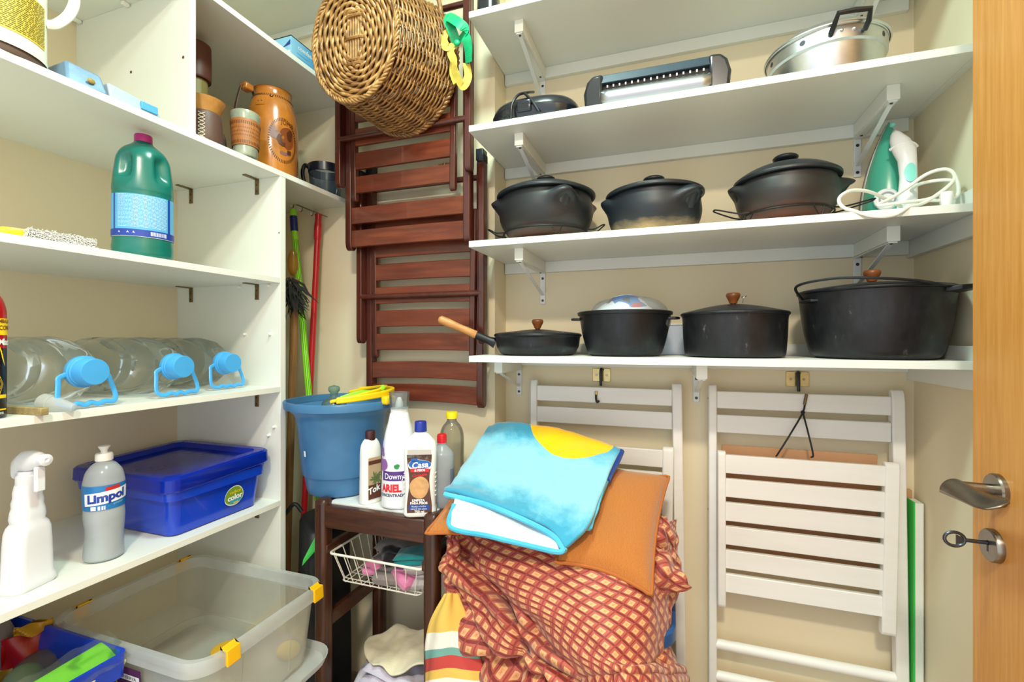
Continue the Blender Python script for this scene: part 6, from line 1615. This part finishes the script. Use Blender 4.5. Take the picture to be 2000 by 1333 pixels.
QR = [(.30, .10, .25, .55, .022, .018), (.22, .25, .12, .6, .02, .014), (.42, .55, -.25, .35, .025, .016), (.30, .62, .3, .12, .02, .015), (.46, .62, .05, .4, .018, .02), (.55, .70, .4, .1, .02, .014), (.62, .72, .1, .3, .02, .016), (.36, .35, .3, .35, .02, -.018), (.75, .72, -.05, .3, .018, .012)]
g = MB(); sheet(g, ctrl_surface(S(rows), 18, 16), disp=qdisp)
for q in g.v: q.z = max(q.z, .012); q.x = max(q.x, -.528)
g.build('quilt_layer', mq, qt, sharp=0, solid=.004)
# upper layer lapping over from the right; its rolled edge runs down from upper left
rows = [
 [(905, 1040, 1.15), (925, 1030, 1.11), (1040, 1025, 1.06), (1160, 1035, 1.05), (1270, 1030, 1.14), (1320, 1015, 1.28)],
 [(942, 1118, 1.085), (950, 1105, 1.02), (1050, 1095, .99), (1170, 1110, .985), (1280, 1100, 1.06), (1315, 1060, 1.22)],
 [(1000, 1178, 1.03), (1005, 1165, .965), (1085, 1165, .945), (1190, 1175, .94), (1290, 1160, 1.03), (1312, 1150, 1.2)],
 [(1052, 1230, 1.0), (1060, 1215, .935), (1125, 1225, .91), (1205, 1235, .905), (1288, 1225, 1.0), (1308, 1220, 1.18)],
 [(1090, 1290, .98), (1098, 1275, .915), (1150, 1280, .885), (1215, 1290, .88), (1285, 1290, .98), (1312, 1290, 1.15)],
 [(1135, 1352, .97), (1140, 1335, .90), (1180, 1330, .865), (1230, 1325, .865), (1300, 1320, .95), (1345, 1318, 1.10)],
 [(1150, 1480, .97), (1160, 1470, .90), (1190, 1480, .87), (1240, 1470, .87), (1310, 1440, .95), (1350, 1420, 1.10)]]
QR = [(.5, .2, .5, .25, .05, .006), (.2, .5, .6, .3, .05, .006), (.7, .72, .2, -.1, .02, .010), (.4, .82, .6, .0, .018, .010), (.8, .3, .02, .6, .03, .008)]
g = MB(); sheet(g, ctrl_surface(S(rows), 18, 16), disp=lambda s, t, p: .4*qdisp(s, t, p)); g.build('quilt_layer', mq, qt, sharp=0, solid=.004)
# corner sticking out on the right, and a small bunch above it
rows = [[(1272, 1060, 1.10), (1300, 1085, 1.10), (1322, 1108, 1.10)], [(1268, 1110, 1.06), (1300, 1120, 1.05), (1336, 1130, 1.07)], [(1275, 1170, 1.07), (1302, 1163, 1.06), (1347, 1143, 1.08)]]
g = MB(); sheet(g, ctrl_surface(S(rows), 10, 10), disp=lambda s, t, p: .006*math.sin(s*9+t*3)); g.build('quilt_corner', mq, qt, sharp=0, solid=.005)
rows = [[(1262, 1010, 1.16), (1285, 1008, 1.17), (1302, 1018, 1.20)], [(1265, 1045, 1.11), (1290, 1040, 1.12), (1312, 1052, 1.17)], [(1262, 1085, 1.10), (1288, 1078, 1.12), (1312, 1068, 1.19)]]
g = MB(); sheet(g, ctrl_surface(S(rows), 10, 10), disp=lambda s, t, p: .005*math.sin(s*14-t*5)); g.build('quilt_corner', mq, qt, sharp=0, solid=.005)

# cushions
def CHENILLE(name, c1, c2):
    m, nt2, b2_ = nodes_of(name); setp(b2_, Roughness=.95); b2_.inputs['Sheen Weight'].default_value = .4; b2_.inputs['Specular IOR Level'].default_value = .1
    v = tex_in(nt2, (1, 10, 1), 'UV'); f = noise_n(nt2, v, 60, 4, .6); nt2.links.new(ramp(nt2, f, [(.3, rgb(c1)), (.7, rgb(c2))]), b2_.inputs['Base Color'])
    w = nt2.nodes.new('ShaderNodeTexWave'); w.bands_direction = 'X'; w.inputs['Scale'].default_value = 28; w.inputs['Distortion'].default_value = 1.5; nt2.links.new(tex_in(nt2, (1, 1, 1), 'UV'), w.inputs['Vector']); bump(nt2, b2_, w.outputs['Fac'], .35, .002)
    return m
m_org = CHENILLE('orange_chenille', (160, 92, 40), (200, 130, 66)); m_orgp = M('orange_piping', (176, 102, 46), .9)
def cushion(label, corners, T, seed, bias=1.0):
    c = [P(u, v, y=y) for u, v, y in corners]      # back-left, back-right, front-right, front-left
    mid = sum(c, Vector())/4; nrm = (c[1]-c[0]).cross(c[3]-c[0]).normalized()
    if nrm.z < 0: nrm = -nrm
    t = thing('cushion', label, 'cushion', mid-nrm*T, group='orange chenille cushions')
    def pt(s, q, sgn):
        s2 = .5+(s-.5)*(1-.10*math.sin(PI*q)); q2 = .5+(q-.5)*(1-.10*math.sin(PI*s))
        p = (c[0]*(1-s2)+c[1]*s2)*(1-q2)+(c[3]*(1-s2)+c[2]*s2)*q2
        h = (max(0, 1-(2*s-1)**4)*max(0, 1-(2*q-1)**4))**.5
        w = .006*noise.noise(p*13+Vector((seed, 0, 0)))*h
        return p+nrm*(sgn*(T*h)+(w if sgn > 0 else 0))
    g = MB(); n = 30
    g.grid(lambda a, b_: pt(a, b_, 1), n, n); g.grid(lambda a, b_: pt(1-a, b_, -1), n, n)
    g.build('cover', m_org, t, sharp=0, merge=False)
    edge = [pt(k/12, 0, 0) for k in range(12)]+[pt(1, k/12, 0) for k in range(12)]+[pt(1-k/12, 1, 0) for k in range(12)]+[pt(0, 1-k/12, 0) for k in range(12)]
    MB().tube(spline(edge, 2, True), .0042, 8, closed=True).build('piping', m_orgp, t)
    return t
cushion('orange chenille cushion peeking out left of the blue towel', [(945, 868, 1.285), (1110, 885, 1.27), (1085, 1075, .985), (832, 1042, .958)], .020, 3)
cushion('orange chenille cushion lying right of the blue towel', [(1150, 900, 1.27), (1306, 932, 1.25), (1272, 1162, .975), (1085, 1098, .955)], .034, 5)

# beach towel, folded
mtw, nt, b = nodes_of('sky_terry'); setp(b, Roughness=1.0); b.inputs['Sheen Weight'].default_value = .5; b.inputs['Specular IOR Level'].default_value = .1
f = noise_n(nt, tex_in(nt, (1, 1, 1), 'UV'), 14, 5, .65)
uvn = nt.nodes.new('ShaderNodeTexCoord'); spx = nt.nodes.new('ShaderNodeSeparateXYZ'); nt.links.new(uvn.outputs['UV'], spx.inputs[0])
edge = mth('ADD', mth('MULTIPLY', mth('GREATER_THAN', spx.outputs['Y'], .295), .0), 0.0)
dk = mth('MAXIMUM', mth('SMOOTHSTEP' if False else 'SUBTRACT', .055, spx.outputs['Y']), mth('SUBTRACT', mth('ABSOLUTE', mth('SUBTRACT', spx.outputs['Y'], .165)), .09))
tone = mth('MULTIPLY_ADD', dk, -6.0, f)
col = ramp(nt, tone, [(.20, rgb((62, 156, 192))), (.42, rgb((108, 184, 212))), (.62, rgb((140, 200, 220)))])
dx_ = mth('SUBTRACT', spx.outputs['X'], .265); dy_ = mth('SUBTRACT', spx.outputs['Y'], .005)
rr_ = mth('SQRT', mth('ADD', mth('MULTIPLY', dx_, dx_), mth('MULTIPLY', mth('MULTIPLY', dy_, dy_), .9)))
col = mixc(mth('LESS_THAN', rr_, .088), col, rgb((250, 190, 6)))
nt.links.new(col, b.inputs['Base Color']); bump(nt, b, noise_n(nt, tex_in(nt), 420, 2), .6, .002)
m_tw2 = fabric('blue_terry', (60, 168, 210), (96, 196, 228)); m_twu = fabric('pale_underside', (206, 222, 234), (226, 236, 242)); m_twn = fabric('navy_terry', (16, 46, 120), (24, 66, 150))
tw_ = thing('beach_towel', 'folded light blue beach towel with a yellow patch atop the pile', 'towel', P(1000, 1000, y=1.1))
rows = [
 [(955, 836, 1.275), (985, 828, 1.270), (1050, 836, 1.255), (1120, 850, 1.245), (1212, 882, 1.235)],
 [(935, 872, 1.205), (985, 872, 1.195), (1055, 885, 1.185), (1125, 898, 1.175), (1196, 915, 1.165)],
 [(905, 915, 1.125), (970, 920, 1.11), (1050, 938, 1.10), (1120, 955, 1.09), (1172, 975, 1.075)],
 [(885, 948, 1.035), (955, 962, 1.035), (1030, 985, 1.02), (1100, 1010, 1.005), (1150, 1030, .985)],
 [(868, 964, .985), (945, 982, .985), (1020, 1012, .98), (1080, 1042, .965), (1104, 1074, .945)]]
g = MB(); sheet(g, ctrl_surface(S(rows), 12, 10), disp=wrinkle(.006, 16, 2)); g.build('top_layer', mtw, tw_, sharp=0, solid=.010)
rows = [
 [(900, 945, 1.045), (960, 965, 1.045), (1030, 990, 1.03), (1085, 1015, 1.01)],
 [(886, 985, .965), (955, 1005, .975), (1025, 1032, .98), (1085, 1052, .96)],
 [(880, 1031, .938), (955, 1049, .945), (1030, 1067, .951), (1094, 1079, .937)]]
g = MB(); sheet(g, ctrl_surface(S(rows), 10, 8), disp=wrinkle(.003, 16, 5)); g.build('under_layer', m_twu, tw_, sharp=0, solid=.004)
hem = spline([P(887, 985, y=.962), P(880, 1030, y=.937), P(955, 1048, y=.944), P(1030, 1066, y=.945), P(1090, 1079, y=.936), P(1103, 1070, y=.94)], 8)
MB().tube(hem, .0055, 8).build('hem', m_tw2, tw_)
MB().tube(spline([P(868, 966, y=.982), P(945, 985, y=.982), P(1020, 1015, y=.975), P(1078, 1046, y=.96), P(1104, 1078, y=.94)], 8), .0065, 8).build('hem', m_tw2, tw_)
rows = [[(1200, 905, 1.20), (1212, 884, 1.225)], [(1170, 975, 1.09), (1192, 935, 1.14)], [(1138, 1030, 1.0), (1166, 1000, 1.05)], [(1128, 1034, .985), (1152, 1038, 1.0)]]
g = MB(); sheet(g, ctrl_surface(S(rows), 6, 8), disp=wrinkle(.003, 16, 5)); g.build('side_fold', m_tw2, tw_, sharp=0, solid=.012)
MB().tube(spline([P(1214, 882, y=1.232), P(1206, 900, y=1.20), P(1192, 925, y=1.155), P(1186, 940, y=1.13)], 6), .008, 8).build('navy_border', m_twn, tw_)

# striped cloth hanging left of the quilt
mst, nt, b = nodes_of('striped_cotton'); setp(b, Roughness=.9)
uvn = nt.nodes.new('ShaderNodeTexCoord'); spx = nt.nodes.new('ShaderNodeSeparateXYZ'); nt.links.new(uvn.outputs['UV'], spx.inputs[0])
vv = mth('MULTIPLY_ADD', spx.outputs['Y'], 2.6, 0.0)
Yw, Wh, Te, Re = rgb((226, 188, 92)), rgb((238, 234, 222)), rgb((112, 166, 160)), rgb((192, 70, 66))
nt.links.new(ramp(nt, vv, [(0, Yw), (.235, Wh), (.335, Te), (.380, Re), (.455, Yw), (.510, Wh), (.60, Re), (.68, Wh), (.80, Yw), (.9, Wh)], 'CONSTANT'), b.inputs['Base Color'])
bump(nt, b, noise_n(nt, tex_in(nt), 300, 2), .2, .001)
sc2 = thing('striped_cloth', 'yellow, red and teal striped cloth hanging left of the quilt', 'cloth', P(860, 1330, y=.98))
rows = [
 [(868, 1160, .99), (880, 1158, .985), (893, 1160, 1.0)],
 [(838, 1215, .985), (872, 1210, .972), (915, 1212, 1.0)],
 [(829, 1262, .983), (872, 1256, .965), (930, 1262, .995)],
 [(829, 1310, .983), (866, 1300, .96), (945, 1305, .99)],
 [(828, 1360, .983), (862, 1355, .955), (965, 1360, .985)],
 [(826, 1450, .983), (862, 1450, .955), (975, 1450, .985)]]
g = MB(); sheet(g, ctrl_surface(S(rows), 10, 10), disp=lambda s, t, p: .004*math.sin(s*11+t*2)+.002*noise.noise(p*20)); g.build('cloth', mst, sc2, sharp=0, solid=.002)

# ------------------------------------------------------------------ cloths in the wire basket and on the lower rack
def folded(name, label, c, size, rz, tilt, mat, seed, amp=.006, layers=2):
    t = thing(name, label, 'cloth', c, group='rags stored on the trolley')
    m = Matrix.Translation(c) @ Matrix.Rotation(rz, 4, 'Z') @ Matrix.Rotation(tilt, 4, 'Y')
    w, d, h = size
    for l in range(layers):
        g = MB(); hh = h/layers
        def top(a, b_, sgn, l=l):
            x = (a-.5)*w*(1-.06*l); y = (b_-.5)*d*(1-.08*l); e = (max(0, 1-abs(2*a-1)**6)*max(0, 1-abs(2*b_-1)**6))**.5
            nz_ = amp*noise.noise(Vector((x*22+seed, y*22, l*3.1)))+amp*.6*noise.noise(Vector((x*50, y*50+seed, l)))
            return m @ Vector((x, y, l*hh+hh/2+sgn*hh*.5*e+nz_*e+amp*noise.noise(Vector((x*9, y*9, seed)))*1.5))
        g.grid(lambda a, b_: top(a, b_, 1), 26, 22); g.grid(lambda a, b_: top(1-a, b_, -1), 26, 22)
        g.build('fold', mat, t, sharp=0)
    return t
m_gry = fabric('grey_towelling', (104, 98, 98), (140, 132, 130)); m_drk = fabric('black_cloth', (22, 20, 24), (40, 36, 40)); m_tea = fabric('teal_cloth', (20, 108, 116), (36, 140, 146)); m_pnk = fabric('pink_cloth', (206, 110, 160), (226, 140, 184)); m_lgr = fabric('pale_grey_cloth', (160, 154, 152), (186, 180, 178))
zbk = zbm+.004
folded('rag', 'dark grey towelling folded at the back of the wire basket', (-.70, 1.17, zbk), (.20, .13, .075), .1, .0, m_gry, 1, .008, 2)
folded('rag', 'grey marled cloth at the front of the wire basket', (-.705, 1.065, zbk), (.085, .07, .034), .3, .0, m_gry, 2, .005, 1)
folded('rag', 'pale grey folded cloth at the right of the wire basket', (-.622, 1.10, zbk), (.07, .12, .075), .1, -.1, m_lgr, 3, .006, 2)
folded('rag', 'teal folded cloth on top in the wire basket', (-.640, 1.075, zbk+.062), (.10, .075, .026), .25, -.12, m_tea, 4, .004, 2)
folded('rag', 'small pink cloth at the left front of the wire basket', (-.765, 1.065, zbk+.016), (.05, .045, .022), .5, .1, m_pnk, 5, .005, 1)
folded('rag', 'larger pink cloth beside the grey marled one in the basket', (-.660, 1.052, zbk+.008), (.065, .04, .036), -.4, .25, m_pnk, 6, .006, 1)
folded('rag', 'black cloth in the middle of the wire basket', (-.715, 1.095, zbk+.034), (.07, .06, .034), .7, .1, m_drk, 7, .008, 1)
m_crm = fabric('cream_cotton', (206, 196, 166), (226, 218, 192)); m_flo, nt, b = nodes_of('lilac_floral'); setp(b, Roughness=.9)
f = noise_n(nt, tex_in(nt), 26, 3); nt.links.new(ramp(nt, f, [(.30, rgb((132, 122, 168))), (.46, rgb((188, 186, 204))), (.6, rgb((208, 206, 214))), (.70, rgb((214, 150, 60)))]), b.inputs['Base Color'])
m_lil = fabric('lilac_cloth', (176, 172, 196), (204, 202, 218))
zrk = Z(-1.002)
folded('rag', 'lilac floral cloth at the bottom of the trolley rack', (-.735, 1.105, zrk), (.22, .20, .07), .25, 0, m_flo, 11, .012, 2)
folded('rag', 'pale lilac folded cloth below the cream one', (-.690, 1.12, zrk+.074), (.19, .17, .05), -.1, 0, m_lil, 12, .014, 2)
cr = thing('rag', 'creased cream cotton cloth on top of the lower trolley rack', 'cloth', (-.70, 1.12, zrk+.13), group='rags stored on the trolley')
rows = [
 [(722, 1245, 1.17), (745, 1240, 1.18), (775, 1222, 1.20), (800, 1232, 1.19), (835, 1232, 1.18)],
 [(712, 1262, 1.12), (745, 1262, 1.13), (780, 1248, 1.15), (805, 1250, 1.14), (838, 1255, 1.13)],
 [(718, 1290, 1.08), (745, 1282, 1.08), (775, 1282, 1.09), (805, 1276, 1.09), (840, 1280, 1.08)],
 [(728, 1298, 1.05), (745, 1304, 1.05), (768, 1322, 1.045), (805, 1306, 1.05), (842, 1292, 1.05)]]
g = MB(); sheet(g, ctrl_surface(S(rows), 10, 10), disp=wrinkle(.007, 18, 7)); g.build('cloth', m_crm, cr, sharp=0, solid=.004)
